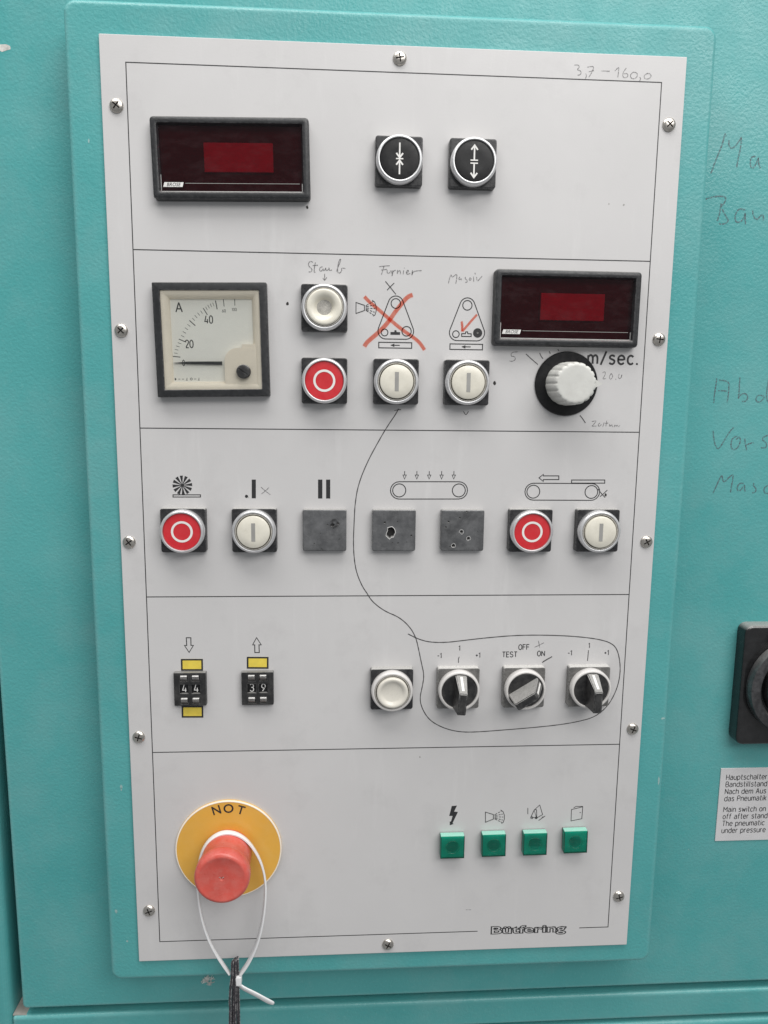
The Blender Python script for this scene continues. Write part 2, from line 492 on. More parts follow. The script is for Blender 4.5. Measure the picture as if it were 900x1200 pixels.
GL = {
    'A': (4.4, [[(0, 0), (2.2, 7)], [(2.2, 7), (4.4, 0)], [(.8, 2.4), (3.6, 2.4)]]), 'B': (4, [[(0, 3.7), (2.7, 3.7), (4, 3), (4, .9), (2.8, 0), (0, 0), (0, 7), (2.6, 7), (3.7, 6.2), (3.7, 4.5), (2.7, 3.7)]]),
    'E': (3.4, [[(3.4, 0), (0, 0), (0, 7), (3.4, 7)], [(0, 3.7), (3, 3.7)]]), 'F': (3.4, [[(0, 0), (0, 7), (3.4, 7)], [(0, 3.7), (3, 3.7)]]), 'H': (4, [[(0, 0), (0, 7)], [(4, 0), (4, 7)], [(0, 3.6), (4, 3.6)]]),
    'M': (5, [[(0, 0), (0, 7)], [(0, 6.8), (2.5, 2.8)], [(2.5, 2.8), (5, 6.8)], [(5, 7), (5, 0)]]), 'N': (4, [[(0, 0), (0, 7)], [(0, 6.8), (4, .2)], [(4, 0), (4, 7)]]), 'O': (4.2, [_o(0, 0, 4.2, 7, 1.6)]), 'P': (3.8, [[(0, 0), (0, 7), (2.6, 7), (3.8, 6), (3.8, 4.2), (2.6, 3.2), (0, 3.2)]]),
    'S': (3.8, [[(3.7, 6), (2.8, 7), (1, 7), (0, 6), (0, 4.7), (1, 3.8), (2.8, 3.3), (3.8, 2.4), (3.8, 1), (2.8, 0), (1, 0), (0, 1)]]), 'T': (4, [[(0, 7), (4, 7)], [(2, 7), (2, 0)]]),
    'a': (3.6, [[(.4, 4.3), (1.1, 5), (2.5, 5), (3.5, 4.1), (3.5, 0)], [(3.5, 2.9), (1.2, 2.9), (0, 2.2), (0, .8), (1, 0), (2.3, 0), (3.5, 1)]]), 'b': (3.6, [[(0, 7), (0, 0)], [(0, 1), (1.2, 0), (2.4, 0), (3.6, 1.2), (3.6, 3.8), (2.4, 5), (1.2, 5), (0, 4)]]),
    'c': (3.2, [[(3.2, 4.2), (2.3, 5), (1.2, 5), (0, 3.8), (0, 1.2), (1.2, 0), (2.3, 0), (3.2, .8)]]), 'd': (3.6, [[(3.6, 7), (3.6, 0)], [(3.6, 1), (2.4, 0), (1.2, 0), (0, 1.2), (0, 3.8), (1.2, 5), (2.4, 5), (3.6, 4)]]),
    'e': (3.6, [[(0, 2.6), (3.6, 2.6), (3.6, 3.8), (2.5, 5), (1.2, 5), (0, 3.8), (0, 1.2), (1.2, 0), (2.5, 0), (3.4, .8)]]), 'f': (2.4, [[(.8, 0), (.8, 6), (1.6, 7), (2.4, 7)], [(0, 4.8), (2.2, 4.8)]]),
    'h': (3.4, [[(0, 0), (0, 7)], [(0, 3.9), (1.3, 5), (2.4, 5), (3.4, 4), (3.4, 0)]]), 'i': (.4, [[(.2, 0), (.2, 5)], [(.2, 6.4), (.2, 7)]]), 'k': (3, [[(0, 0), (0, 7)], [(3, 5), (0, 2)], [(1, 3), (3, 0)]]), 'l': (.9, [[(.1, 7), (.1, .9), (.9, 0)]]),
    'm': (5.4, [[(0, 0), (0, 5)], [(0, 3.9), (1, 5), (1.8, 5), (2.7, 4), (2.7, 0)], [(2.7, 3.9), (3.7, 5), (4.5, 5), (5.4, 4), (5.4, 0)]]), 'n': (3.4, [[(0, 0), (0, 5)], [(0, 3.9), (1.3, 5), (2.4, 5), (3.4, 4), (3.4, 0)]]),
    'o': (3.6, [_o(0, 0, 3.6, 5)]), 'p': (3.6, [[(0, -2), (0, 5)], [(0, 1), (1.2, 0), (2.4, 0), (3.6, 1.2), (3.6, 3.8), (2.4, 5), (1.2, 5), (0, 4)]]), 'r': (2.1, [[(0, 0), (0, 5)], [(0, 3.8), (1, 4.9), (2.1, 5)]]),
    's': (3.1, [[(3, 4.3), (2.2, 5), (.9, 5), (.1, 4.2), (.3, 3.2), (2.7, 2.3), (3.1, 1.3), (2.3, 0), (.9, 0), (0, .7)]]), 't': (2.2, [[(.8, 7), (.8, 1), (1.5, 0), (2.2, 0)], [(0, 5), (2.2, 5)]]), 'u': (3.4, [[(0, 5), (0, 1.1), (1, 0), (2.1, 0), (3.4, 1.1)], [(3.4, 5), (3.4, 0)]]),
    'w': (4.8, [[(0, 5), (1.2, 0)], [(1.2, 0), (2.4, 4.2)], [(2.4, 4.2), (3.6, 0)], [(3.6, 0), (4.8, 5)]]), '0': (3.6, [_o(0, 0, 3.6, 7, 1.4)]), '1': (1.6, [[(0, 5.6), (1.5, 7), (1.5, 0)]]), '2': (3.6, [[(0, 5.8), (1, 7), (2.6, 7), (3.6, 6), (3.6, 4.6), (0, 0), (3.6, 0)]]),
    '4': (3.8, [[(2.9, 0), (2.9, 4)], [(1.6, 7), (0, 1.7), (3.8, 1.7)]]), '6': (3.6, [[(2.8, 7), (.4, 3.4), (0, 2.4), (0, 1.2), (1.2, 0), (2.4, 0), (3.6, 1.2), (3.6, 2.9), (2.4, 4), (1.2, 4), (.3, 3.2)]]),
    '+': (3, [[(0, 3.2), (3, 3.2)], [(1.5, 1.7), (1.5, 4.7)]]), '-': (2.4, [[(0, 3.2), (2.4, 3.2)]]), '/': (3, [[(0, -.6), (3, 7.4)]]), '.': (.6, [[(0.3, -.35), (0.3, .75)]]), ' ': (1.6, []), '3': (3.5, [[(0, 6.2), (1, 7), (2.5, 7), (3.4, 6), (3.4, 4.7), (2.4, 3.8), (1.2, 3.8)], [(2.4, 3.8), (3.5, 2.7), (3.5, 1.1), (2.5, 0), (1, 0), (0, .9)]]),
    '9': (3.6, [[(.8, 0), (3.2, 3.6), (3.6, 4.6), (3.6, 5.8), (2.4, 7), (1.2, 7), (0, 5.8), (0, 4.1), (1.2, 3), (2.4, 3), (3.3, 3.8)]]),
}


def engrave(body, h, at, w, n=0.06, xs=1.0, align='CENTER', gap=1.5, slant=0.0):
    k = h / 7.0; x = 0.0; out = []
    for ch in body:
        adv, sts = GL[ch]
        for st in sts: out.append([((x + a + slant * b) * k * xs, b * k) for a, b in st])
        x += adv + gap
    tot = (x - gap) * k * xs
    ox = at[0] - (tot / 2 if align == 'CENTER' else 0)
    mb = MB()
    for i, st in enumerate(out):
        pts = [(ox + a, at[1] + b) for a, b in st]
        if ch in 'x' or len(pts) > 4: pts = smooth_pts(pts, 1)
        mb.ribbon(pts, w, n + 0.0015 * i)
    return mb


def tag(o, label=None, cat=None, group=None, kind=None):
    if label: o['label'] = label
    if cat: o['category'] = cat
    if group: o['group'] = group
    if kind: o['kind'] = kind
    return o


def thing(name, u, v, n=0.0, label=None, cat=None, group=None, rot=0.0, kind=None):
    o = bpy.data.objects.new(name, None)
    o.empty_display_size = 0.01
    col.objects.link(o)
    o.location = W(u, v, n)
    o.rotation_euler = (0, math.radians(-rot), 0)          # rot: degrees counter-clockwise seen from the front
    return tag(o, label, cat, group, kind)


# ------------------------------------------------------------------ the machine: door, housing, frame
DOOR = -28.0                                   # front of the door, behind the panel face
door = thing('cabinet_door', 0, 0, 0, kind='structure')
door['label'] = 'teal textured sheet metal machine door behind the grey panel'


def soft_slab(u0, v0, u1, v1, n0, n1, edge, corner):
    mb = MB(); w, h = u1 - u0, v1 - v0; cx, cy = (u0 + u1) / 2, (v0 + v1) / 2
    rings = [[(x, y, n0) for x, y in rrect(cx, cy, w, h, corner, 8)]]
    for i in range(7):
        a = math.pi / 2 * i / 6; d = edge * (1 - math.cos(a))
        rings.append([(x, y, n1 - edge + edge * math.sin(a)) for x, y in rrect(cx, cy, w - 2 * d, h - 2 * d, max(corner - d, 0.3), 8)])
    d = edge + 1.0
    rings.append([(x, y, n1) for x, y in rrect(cx, cy, w - 2 * d, h - 2 * d, max(corner - d, 0.3), 8)])
    return mb.loft(rings, True, True)


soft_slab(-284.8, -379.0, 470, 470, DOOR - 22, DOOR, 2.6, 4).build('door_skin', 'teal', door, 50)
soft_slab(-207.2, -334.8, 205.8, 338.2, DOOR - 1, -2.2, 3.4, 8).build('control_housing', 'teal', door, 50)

frame = thing('cabinet_frame', 0, 0, 0, kind='structure')
frame['label'] = 'teal machine frame around the door opening'
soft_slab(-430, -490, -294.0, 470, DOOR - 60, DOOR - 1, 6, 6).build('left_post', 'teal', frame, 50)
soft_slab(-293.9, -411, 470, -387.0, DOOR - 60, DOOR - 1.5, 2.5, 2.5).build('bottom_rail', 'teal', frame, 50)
MB().box(-293.8, -386.9, 470, 470, DOOR - 62, DOOR - 40).build('inner_web', 'dark_hole', frame)
MB().prism([(-293.7, -387.1), (-283, -387.1), (-286, -386.7), (-293.7, -386.0)], DOOR - 39, DOOR - 3.2).build('dusty_ledge', 'ledge', frame)
lower = thing('lower_door', 0, -446, 0, kind='structure')
lower['label'] = 'teal lower machine door under the bottom rail'
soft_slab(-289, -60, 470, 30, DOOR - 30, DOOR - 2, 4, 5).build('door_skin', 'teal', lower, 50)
MB().box(-292, -60, 470, 34, DOOR - 62, DOOR - 50).build('inner_web', 'teal', lower)

# loose dust and paint chips on the teal metal
def blob(mb, cx, cy, r, n, seed, k=11, sx=1.0, sy=1.0):
    rnd = random.Random(seed)
    mb.poly([(cx + sx * r * rnd.uniform(0.65, 1.15) * math.cos(2 * math.pi * i / k), cy + sy * r * rnd.uniform(0.65, 1.15) * math.sin(2 * math.pi * i / k)) for i in range(k)], n)


CHIPS = [(-254.89, 318.61)] + [(-193.11, -179.09), (-193.19, -181.06), (-200.93, -277.44), (-193.92, -302.15), (-194.82, 256.07), (202.07, -133.66), (202.27, -183.09)]
fluff = MB()
rnd = random.Random(3)
fc = [(-140.83, -359.00)][0]
for i in range(26):
    a, rr = rnd.uniform(0, 6.28), rnd.uniform(0, 3.6)
    p0 = (fc[0] + rr * math.cos(a), fc[1] + rr * math.sin(a))
    pts = [p0]
    for j in range(5):
        a += rnd.uniform(-1.2, 1.2)
        pts.append((pts[-1][0] + 0.8 * math.cos(a), pts[-1][1] + 0.8 * math.sin(a)))
    fluff.ribbon(pts, 0.5, DOOR + 0.2 + 0.03 * i)
fluff.ribbon(smooth_pts([(-138.78, -356.81), (-136.72, -354.63), (-136.65, -351.61), (-133.30, -350.99)]), 0.35, DOOR + 1.05)
tag(fluff.build('dust_fluff', 'dirt', None, 0), 'small pale tuft of dust stuck to the teal door below the panel', 'dust').location = (0, 0, Z0)
for i, (x, y, r, sx, sy) in enumerate(((2, 56, 4.5, 1.3, .5), (150, 939 - 17, 1.6, .6, 1), (142, 925, 1.2, .5, 1.3), (136, 1068, 1.8, .7, 1), (149, 1103, 1.2, .8, .8),
                                       (104, 165, 1.0, .5, 1.6), (777, 842, 2.2, .8, .4), (772, 915, 2.0, .4, 1.8))):
    mb = MB(); on_housing = 90 < x < 800
    u, v = CHIPS[i]
    blob(mb, u, v, r, (-2.12 if on_housing else DOOR + 0.08), i + 5, 12, sx, sy)
    mb.build('paint_chip', 'chip' if on_housing else 'dirt', door, 0)

# pencil writing on the door (the words run on past the edge of the picture; only the visible letters are there)
def pencil_group(name, strokes, w, mat, parent, n0, dn=0.006, smooth=True):
    mb = MB()
    for i, st in enumerate(strokes):
        mb.ribbon(smooth_pts(st, 2) if smooth and len(st) > 2 else st, w, n0 + i * dn, taper=True)
    return mb.build(name, mat, parent, 0)


D0 = DOOR + 0.12
pencil_group('pencil_writing', [[(228.16, 281.75), (226.94, 275.25), (224.64, 268.69), (222.33, 262.12), (220.05, 255.19)], [(228.16, 281.75), (228.82, 279.83)], [(231.16, 277.32), (231.27, 274.41), (232.88, 272.18), (234.98, 272.57), (237.24, 275.23), (239.12, 278.21), (239.90, 279.85), (240.21, 276.30), (239.74, 271.09), (238.77, 265.85), (238.35, 259.96)],
                                [(251.12, 267.51), (248.30, 267.11), (247.49, 264.14), (248.17, 260.57), (250.04, 259.64), (251.65, 261.65), (252.79, 264.95), (253.32, 266.93), (253.68, 263.01), (255.27, 259.78)]], 1.1, 'pencil_door', door, D0)
pencil_group('pencil_writing', [[(217.83, 238.36), (222.02, 239.66), (226.96, 240.58), (231.28, 240.36), (232.49, 238.74), (230.98, 235.39), (228.99, 233.35)], [(229.16, 235.67), (228.85, 230.68), (228.10, 226.67), (227.25, 223.98)], [(230.18, 232.05), (232.25, 228.77), (234.69, 225.50), (235.55, 223.85), (232.81, 222.12), (228.49, 222.01)],
                                [(247.13, 231.81), (242.72, 232.70), (240.41, 230.31), (239.81, 226.29), (241.01, 223.32), (244.23, 223.73), (246.52, 226.46), (247.10, 230.48), (247.30, 225.81), (247.98, 222.15)], [(252.21, 231.61), (252.84, 228.62), (253.71, 226.97)], [(253.71, 226.97), (256.03, 225.36), (257.65, 227.40), (259.31, 229.11), (260.48, 228.14), (260.65, 224.80)]], 1.1, 'pencil_door', door, D0)
pencil_group('pencil_writing', [[(235.92, 115.22), (235.54, 109.51), (235.05, 102.97), (234.97, 97.63)], [(237.72, 114.02), (242.01, 113.66), (245.35, 112.48), (245.61, 106.36), (245.43, 101.44), (245.02, 98.15)], [(237.50, 106.43), (244.34, 106.18)], [(253.05, 116.24), (253.26, 108.90), (253.37, 100.71)],
                                [(253.66, 102.35), (255.62, 104.43), (259.04, 104.46), (260.55, 102.02), (259.12, 98.71), (256.08, 99.09)], [(272.06, 102.97), (268.12, 103.75), (266.20, 101.26), (267.32, 98.39), (270.72, 98.84), (272.96, 102.57)], [(274.82, 114.88), (274.22, 107.51), (274.25, 102.58), (275.92, 98.48)]], 1.05, 'pencil_door', door, D0)
pencil_group('pencil_writing', [[(236.27, 77.41), (237.09, 71.59), (238.62, 66.60), (241.01, 63.68), (243.36, 66.63), (245.96, 71.66), (248.95, 77.10), (251.72, 80.04)], [(254.88, 73.40), (251.50, 72.54), (250.30, 68.35), (251.35, 64.17), (254.01, 63.35), (256.79, 66.31), (257.69, 70.92), (256.17, 73.41), (254.23, 70.89)], [(260.64, 71.78), (261.44, 67.60), (262.89, 62.99)],
                                [(261.51, 66.76), (264.00, 68.04), (267.83, 68.90)], [(278.17, 74.42), (274.81, 73.14), (273.71, 71.04), (276.90, 69.39), (278.00, 66.88), (276.89, 64.77), (273.36, 65.33)]], 1.05, 'pencil_door', door, D0)
pencil_group('pencil_writing', [[(239.77, 31.14), (241.60, 35.41), (243.72, 41.36), (245.58, 45.18), (246.33, 41.37), (247.81, 39.26), (250.17, 42.24), (254.23, 45.65), (254.16, 41.41), (253.55, 36.30), (253.25, 31.61)], [(263.10, 38.90), (259.61, 38.88), (257.72, 35.47), (258.86, 32.49), (261.37, 33.77), (263.61, 38.05), (263.65, 34.64), (264.54, 32.50)],
                                [(270.53, 38.93), (270.28, 36.79), (272.63, 35.10), (272.50, 31.68), (269.87, 31.67)], [(282.51, 37.27), (279.52, 36.40), (278.44, 33.84), (279.56, 31.27), (283.09, 31.11)]], 1.05, 'pencil_door', door, D0)

# ------------------------------------------------------------------ the grey control panel and what is printed on it
PW, PH = 185.3, 317.6
IW, IT, IB = 169.6, 301.8, -301.8
panel = thing('control_panel', 0, 0, 0, 'large pale grey machine control panel printed with black frame lines and symbols', 'control panel')
MB().box(-PW, -PH, PW, PH, -2.0, 0, 0.25, 0.5).build('face_plate', 'panel', panel)

head = MB().lathe([(4.3, 0), (4.3, 0.7), (3.9, 1.35), (3.0, 1.85), (1.6, 2.1), (0.3, 2.15)], 28)
cross = MB().prism([(-.45, -2.6), (.45, -2.6), (.45, -.45), (2.6, -.45), (2.6, .45), (.45, .45), (.45, 2.6), (-.45, 2.6), (-.45, .45), (-2.6, .45), (-2.6, -.45), (-.45, -.45)], 0.6, 3)
screw_mesh = boolean(head.mesh('screw'), cross.mesh('x'))
slot_mb = MB().prism([(-.44, -2.55), (.44, -2.55), (.44, -.44), (2.55, -.44), (2.55, .44), (.44, .44), (.44, 2.55), (-.44, 2.55), (-.44, .44), (-2.55, .44), (-2.55, -.44), (-.44, -.44)], 0.4, 0.75)
slot_mesh = slot_mb.mesh('recess')
spots = [(sx * x, k * y) for sx in (-1, 1) for k, x, y in ((-2, 176.4, 138.0), (-1, 178.6, 140.4), (0, 179.6, 0), (1, 179.0, 140.0), (2, 176.2, 138.2))] + [(0, 310.0), (0, -310.2)]
for i, (u, v) in enumerate(spots):
    s = MB().build('screw', 'steel', panel, 30, (u, v, 0), mesh=screw_mesh)
    s.rotation_euler[1] = math.radians((i * 37) % 90 - 20 if i != 3 else 45)
    MB().build('cross_recess', 'dark_hole', s, 0, mesh=slot_mesh)

LW = 0.62
x0, x1 = [(68.27, -302.67), (147.09, -300.69)][0][0], [(68.27, -302.67), (147.09, -300.69)][1][0]
MB().ribbon([(x0, IB), (-IW, IB), (-IW, IT), (IW, IT), (IW, IB), (x1, IB)], LW, 0.05).build('frame_line', 'print', panel, 0)
for v in (190.8, 77.1, -38.4, -152.3):
    MB().ribbon([(-IW, v), (IW, v)], LW, 0.065).build('divider_line', 'print', panel, 0)

PT = 0.64                                   # line weight of the printed symbols


def sym(name, strokes=(), fills=(), closed=(), w=PT):
    mb = MB(); n = 0.05
    for st in strokes: mb.ribbon(st, w, n); n += 0.006
    for st in closed: mb.ribbon(st, w, n, True); n += 0.006
    for st in fills: mb.poly(st, n); n += 0.006
    return mb.build(name, 'print', panel, 0)


def hull3(c):
    """outer belt line round circles (centre u, v, r)"""
    pts = []
    k = len(c)
    for i in range(k):
        (x0_, y0_, r0), (x1_, y1_, r1) = c[i], c[(i + 1) % k]
        d = math.atan2(y1_ - y0_, x1_ - x0_); L_ = math.hypot(x1_ - x0_, y1_ - y0_)
        a = d - math.acos(max(-1, min(1, (r0 - r1) / L_)))
        pts.append((i, a))
    out = []
    for i in range(k):
        a0 = pts[i - 1][1]; a1 = pts[i][1]
        while a1 < a0: a1 += 2 * math.pi
        cx, cy, r = c[i]
        for j in range(11):
            a = a0 + (a1 - a0) * j / 10
            out.append((cx + r * math.cos(a), cy + r * math.sin(a)))
    return out


def belt_symbol(name, ctr, black_roll, solid_shoe):
    """sanding belt over three rollers, pressure shoe, workpiece bar with an arrow"""
    u, v = ctr
    top, bl, br = (u, v + 14.2), (u - 7.2, v - 4.6), (u + 7.4, v - 3.6)
    cl = [hull3([(u, v + 14.0, 5.0), (bl[0] + .8, v - 3.6, 5.2), (br[0] - .5, v - 3.6, 5.2)]), circ(*top, 3.1), circ(*bl, 2.2)]
    fl = []
    if black_roll: fl.append(circ(*br, 3.1))
    else: cl.append(circ(*br, 3.1))
    shoe = [(u - 3.3, v - 6.0), (u + 3.1, v - 6.0), (u + 3.1, v - 4.2), (u + .8, v - 4.2), (u + .6, v - 3.0), (u - .6, v - 3.0), (u - .8, v - 4.2), (u - 3.3, v - 4.2)]
    (fl if solid_shoe else cl).append(shoe)
    cl.append([(u - 11, v - 14.6), (u + 11, v - 14.6), (u + 11, v - 11.0), (u - 11, v - 11.0)])
    st = [[(u + 3, v - 12.8), (u - 3, v - 12.8)]]
    fl.append([(u - 3.2, v - 12.8), (u - .6, v - 11.7), (u - .6, v - 13.9)])
    return sym(name, st, fl, cl)


c5 = [(-0.45, 146.18)][0]
belt_symbol('printed_belt_symbol', c5, False, True)
c6 = [(47.24, 145.86)][0]
belt_symbol('printed_belt_symbol', c6, True, False)
dot = MB(); dot.lathe([(0.55, 0.10), (0.35, 0.10)], 14, (c6[0] + 7.4, c6[1] - 3.6), cap1=False)
dot.build('roller_centre_ring', 'symbol_grey', panel, 0)


def spray_symbol(name, m):
    """air nozzle with fanned jets; m maps unit coordinates to the panel"""
    cl = [[m(0, .15), m(.42, .33), m(.42, .67), m(0, .90)]]
    st = [[m(.80, 0.0), m(.93, .12), m(1.0, .38), m(1.0, .68), m(.94, .92), m(.85, 1.0)]]
    for a, b in ((.08, .05), (.25, .30), (.5, .52), (.72, .75), (.92, .93)):
        for t0, t1 in ((.05, .38), (.5, .72), (.82, .97)):
            p, q = (.46, .35 + .3 * a), (.86 + .1 * math.sin(math.pi * a), b)
            st.append([m(p[0] + (q[0] - p[0]) * t0, p[1] + (q[1] - p[1]) * t0), m(p[0] + (q[0] - p[0]) * t1, p[1] + (q[1] - p[1]) * t1)])
    return sym(name, st, (), cl, 0.5)


def quad_map(tl, tr, br, bl):
    def m(x, y):
        return (tl[0] * (1 - x) * (1 - y) + tr[0] * x * (1 - y) + br[0] * x * y + bl[0] * (1 - x) * y,
                tl[1] * (1 - x) * (1 - y) + tr[1] * x * (1 - y) + br[1] * x * y + bl[1] * (1 - x) * y)
    return m


spray_symbol('printed_air_jet_symbol', quad_map(*[(-26.73, 161.99), (-13.47, 162.23), (-13.37, 151.84), (-26.68, 152.60)]))
spray_symbol('printed_air_jet_symbol', quad_map(*[(71.10, -202.29), (85.29, -202.63), (85.69, -213.52), (71.45, -213.15)]))

# fan over a bar
fc_ = [(-142.97, 39.00)][0]
fan = []
for k in range(12):
    a = math.radians(k * 30 + 4)
    fan.append([(fc_[0] + r * math.cos(a + d), fc_[1] + r * math.sin(a + d)) for r, d in ((1.2, -.14), (6.6, -.15), (6.6, .17), (1.2, .16))])
fan.append(circ(*fc_, 1.2, 14))
sym('printed_fan_symbol', (), fan, [[(-149.39, 32.46), (-131.10, 32.51), (-131.14, 31.03), (-149.44, 30.97)]])
sym('printed_single_bar_symbol', (), [[(-96.60, 43.04), (-93.82, 43.05), (-94.01, 30.24), (-96.80, 30.23)], circ(*[(-100.30, 31.57)][0], 1.1, 14)])
sym('printed_double_bar_symbol', (), [[(-51.90, 43.24), (-48.94, 43.25), (-48.96, 30.22), (-51.93, 30.21)], [(-46.43, 43.26), (-43.61, 43.28), (-43.61, 30.23), (-46.43, 30.23)]])

# conveyor with arrows from above
a_, b_ = [(3.61, 36.01), (44.83, 36.16)]
sym('printed_conveyor_symbol', [], (), [hull3([(b_[0], b_[1], 6.0), (a_[0], a_[1], 6.0)]), circ(*a_, 4.5), circ(*b_, 4.5)])
for (x, y) in [(7.16, 46.62), (15.57, 46.66), (24.09, 46.70), (32.64, 46.74), (41.09, 46.78)]:
    sym('printed_down_arrow', [[(x, y + 2.7), (x, y)]], (), [[(x - 1.15, y), (x + 1.15, y), (x, y - 2.8)]], 0.5)
# conveyor with workpiece and arrow
a_, b_ = [(96.99, 35.45), (138.04, 35.39)]
sym('printed_conveyor_symbol', [], (), [hull3([(b_[0], b_[1], 5.9), (a_[0], a_[1], 5.9)]), circ(*a_, 4.5), circ(*b_, 4.5)])
sym('printed_workpiece_bar', [], (), [[(123.59, 43.70), (147.07, 43.81), (147.19, 41.61), (123.70, 41.52)]])
sym('printed_left_arrow', [], (), [[(100.57, 45.09), (103.46, 47.57), (103.51, 46.49), (114.42, 46.54), (114.54, 43.96), (103.62, 43.91), (103.68, 42.62)]])

# row of arrows above the thumbwheels
sym('printed_down_arrow', [], (), [[(-143.45, -67.78), (-140.33, -67.81), (-140.39, -73.37), (-138.73, -73.39), (-141.80, -78.42), (-144.88, -73.33), (-143.32, -73.35)]])
sym('printed_up_arrow', [], (), [[(-96.35, -78.99), (-96.36, -73.38), (-97.84, -73.37), (-95.00, -68.11), (-91.82, -73.42), (-93.40, -73.41), (-93.28, -79.02)]])

# selector scales
for body, at, h in (('-1', [(34.08, -82.77)][0], 3.2), ('1', [(48.25, -77.33)][0], 3.2), ('+1', [(61.77, -82.72)][0], 3.2), ('TEST', [(84.83, -82.37)][0], 3.5), ('OFF', [(94.95, -77.01)][0], 3.5), ('ON', [(107.59, -81.92)][0], 3.5),
                    ('-1', [(128.63, -81.71)][0], 3.2), ('1', [(142.46, -76.29)][0], 3.2), ('+1', [(155.59, -81.81)][0], 3.2)):
    engrave(body, h * 1.08, (at[0], at[1] - h / 2), 0.6).build('printed_lettering', 'print', panel, 0)
at = [(148.01, 123.13)][0]
engrave('m/sec.', 8.0, (at[0], at[1]), 1.35, xs=1.04, gap=2.0).build('printed_lettering', 'print', panel, 0)

# signs above the green lamps
sym('printed_lightning_symbol', (), [[(45.89, -198.50), (49.73, -198.28), (47.78, -202.99), (50.61, -203.38), (46.83, -212.20), (47.74, -212.86), (44.79, -213.90), (44.72, -210.87), (45.61, -210.89), (46.68, -206.46), (44.16, -206.40)]])
sym('printed_guard_symbol', [[(102.92, -201.47), (103.12, -206.43)], [(105.48, -208.89), (107.79, -203.19), (109.58, -202.91)], [(109.58, -202.91), (110.03, -209.65)], [(107.79, -203.19), (111.83, -199.29), (114.28, -207.03), (110.03, -209.65)], [(111.48, -211.77), (116.29, -208.20)], [(113.77, -209.10), (115.57, -208.82)]], (),
    [[(105.48, -208.89), (107.81, -203.51), (109.88, -209.64)], circ(*[(106.25, -209.39)][0], 0.8, 10), circ(*[(109.57, -209.47)][0], 0.8, 10)], 0.5)
sym('printed_door_symbol', [[(137.60, -202.31), (139.35, -201.07), (144.50, -201.20)], [(142.34, -206.12), (143.25, -206.14)]], (), [[(136.00, -203.55), (144.52, -201.52), (144.27, -211.15), (136.16, -212.72)]], 0.5)

# maker's logo: wide outlined letters
g0, g1 = [(78.38, -304.00), (137.07, -304.68)]
logo = text_mb('Bütfering', 7.2, 0.028, 1.0, 'LEFT', outline=0.030, n=0.12)
uu = [p[0] for p in logo.v]; k = (g1[0] - g0[0]) / (max(uu) - min(uu)); m0 = min(uu)
logo.v = [(g0[0] + (u - m0) * k, (g0[1] + g1[1]) / 2 + v * 0.86, n) for u, v, n in logo.v]
logo.build('printed_outline_lettering', 'print', panel, 0)
st = MB()
for i in range(9):                                        # the bars running through the letters
    u = g0[0] + (i + .5) * (g1[0] - g0[0]) / 9
    st.ribbon([(u - 1.4, g0[1] + 3.9), (u + 1.2, g0[1] + 3.9)], 0.7, 0.2)
st.build('printed_outline_lettering', 'print', panel, 0)

# ---- pencil and felt pen on the panel
PN = 0.115
pencil_group('pencil_loop', [[(2.32, 91.52), (0.64, 88.07), (-4.47, 80.58), (-9.01, 73.07), (-18.14, 56.22), (-24.43, 40.42), (-26.69, 26.86), (-27.20, 13.81), (-27.72, 0.05), (-27.07, -12.01), (-25.24, -22.33), (-21.01, -32.12)] + [(-18.26, -35.96), (-14.42, -42.48), (-5.48, -49.58), (4.74, -53.85), (12.51, -61.02), (17.01, -69.01), (19.23, -78.35), (21.22, -87.74), (23.47, -97.19), (22.33, -105.30), (20.43, -114.80), (22.67, -123.03), (28.07, -131.36), (37.38, -137.04), (47.99, -140.27), (58.57, -141.01), (74.44, -140.17), (100.97, -138.39), (122.28, -136.52), (138.25, -133.99), (150.16, -130.55), (159.11, -122.33), (164.37, -111.31), (166.66, -100.31), (166.25, -89.35), (163.19, -78.43), (157.60, -73.77), (146.84, -70.97), (129.57, -68.93), (108.51, -67.94), (87.60, -68.03), (66.85, -69.72), (51.34, -71.45), (38.46, -72.93), (26.84, -72.55), (19.09, -70.35), (11.32, -66.31)]], 0.68, 'pencil', panel, PN)
pencil_group('pencil_tick', [[(46.49, 90.24), (48.32, 87.39), (49.99, 90.28)]], 0.5, 'pencil', panel, PN + .02)
pencil_group('pencil_tick', [[(-0.55, 90.35), (4.06, 90.96)]], 0.5, 'pencil', panel, PN + .02)
pencil_group('pencil_writing', [[(111.89, 310.12), (114.35, 310.39), (115.40, 309.08), (113.51, 307.48), (116.51, 306.87), (116.33, 304.61), (114.17, 304.26)], [(119.56, 305.35), (120.13, 303.84), (119.51, 302.47)], [(120.33, 309.25), (124.94, 310.13), (123.47, 306.21), (121.65, 303.26)], [(121.47, 306.59), (124.69, 307.34)], [(129.35, 307.32), (135.01, 307.34)], [(138.47, 307.64), (141.08, 310.44), (140.80, 306.82), (140.58, 303.92)],
                                [(145.80, 309.70), (143.78, 306.92), (143.74, 304.39), (145.49, 303.55), (147.40, 304.79), (146.59, 306.57), (144.34, 306.04)], [(150.24, 307.15), (148.64, 305.74), (149.28, 303.50), (151.98, 303.41), (153.64, 305.46), (152.73, 307.24), (150.23, 307.33)], [(154.90, 304.60), (155.77, 303.54), (154.87, 302.06)], [(159.93, 307.04), (157.63, 305.60), (158.16, 303.62), (160.97, 303.54), (162.65, 305.32), (161.75, 306.83), (159.54, 306.93)]], 0.52, 'pencil_faint', panel, PN)
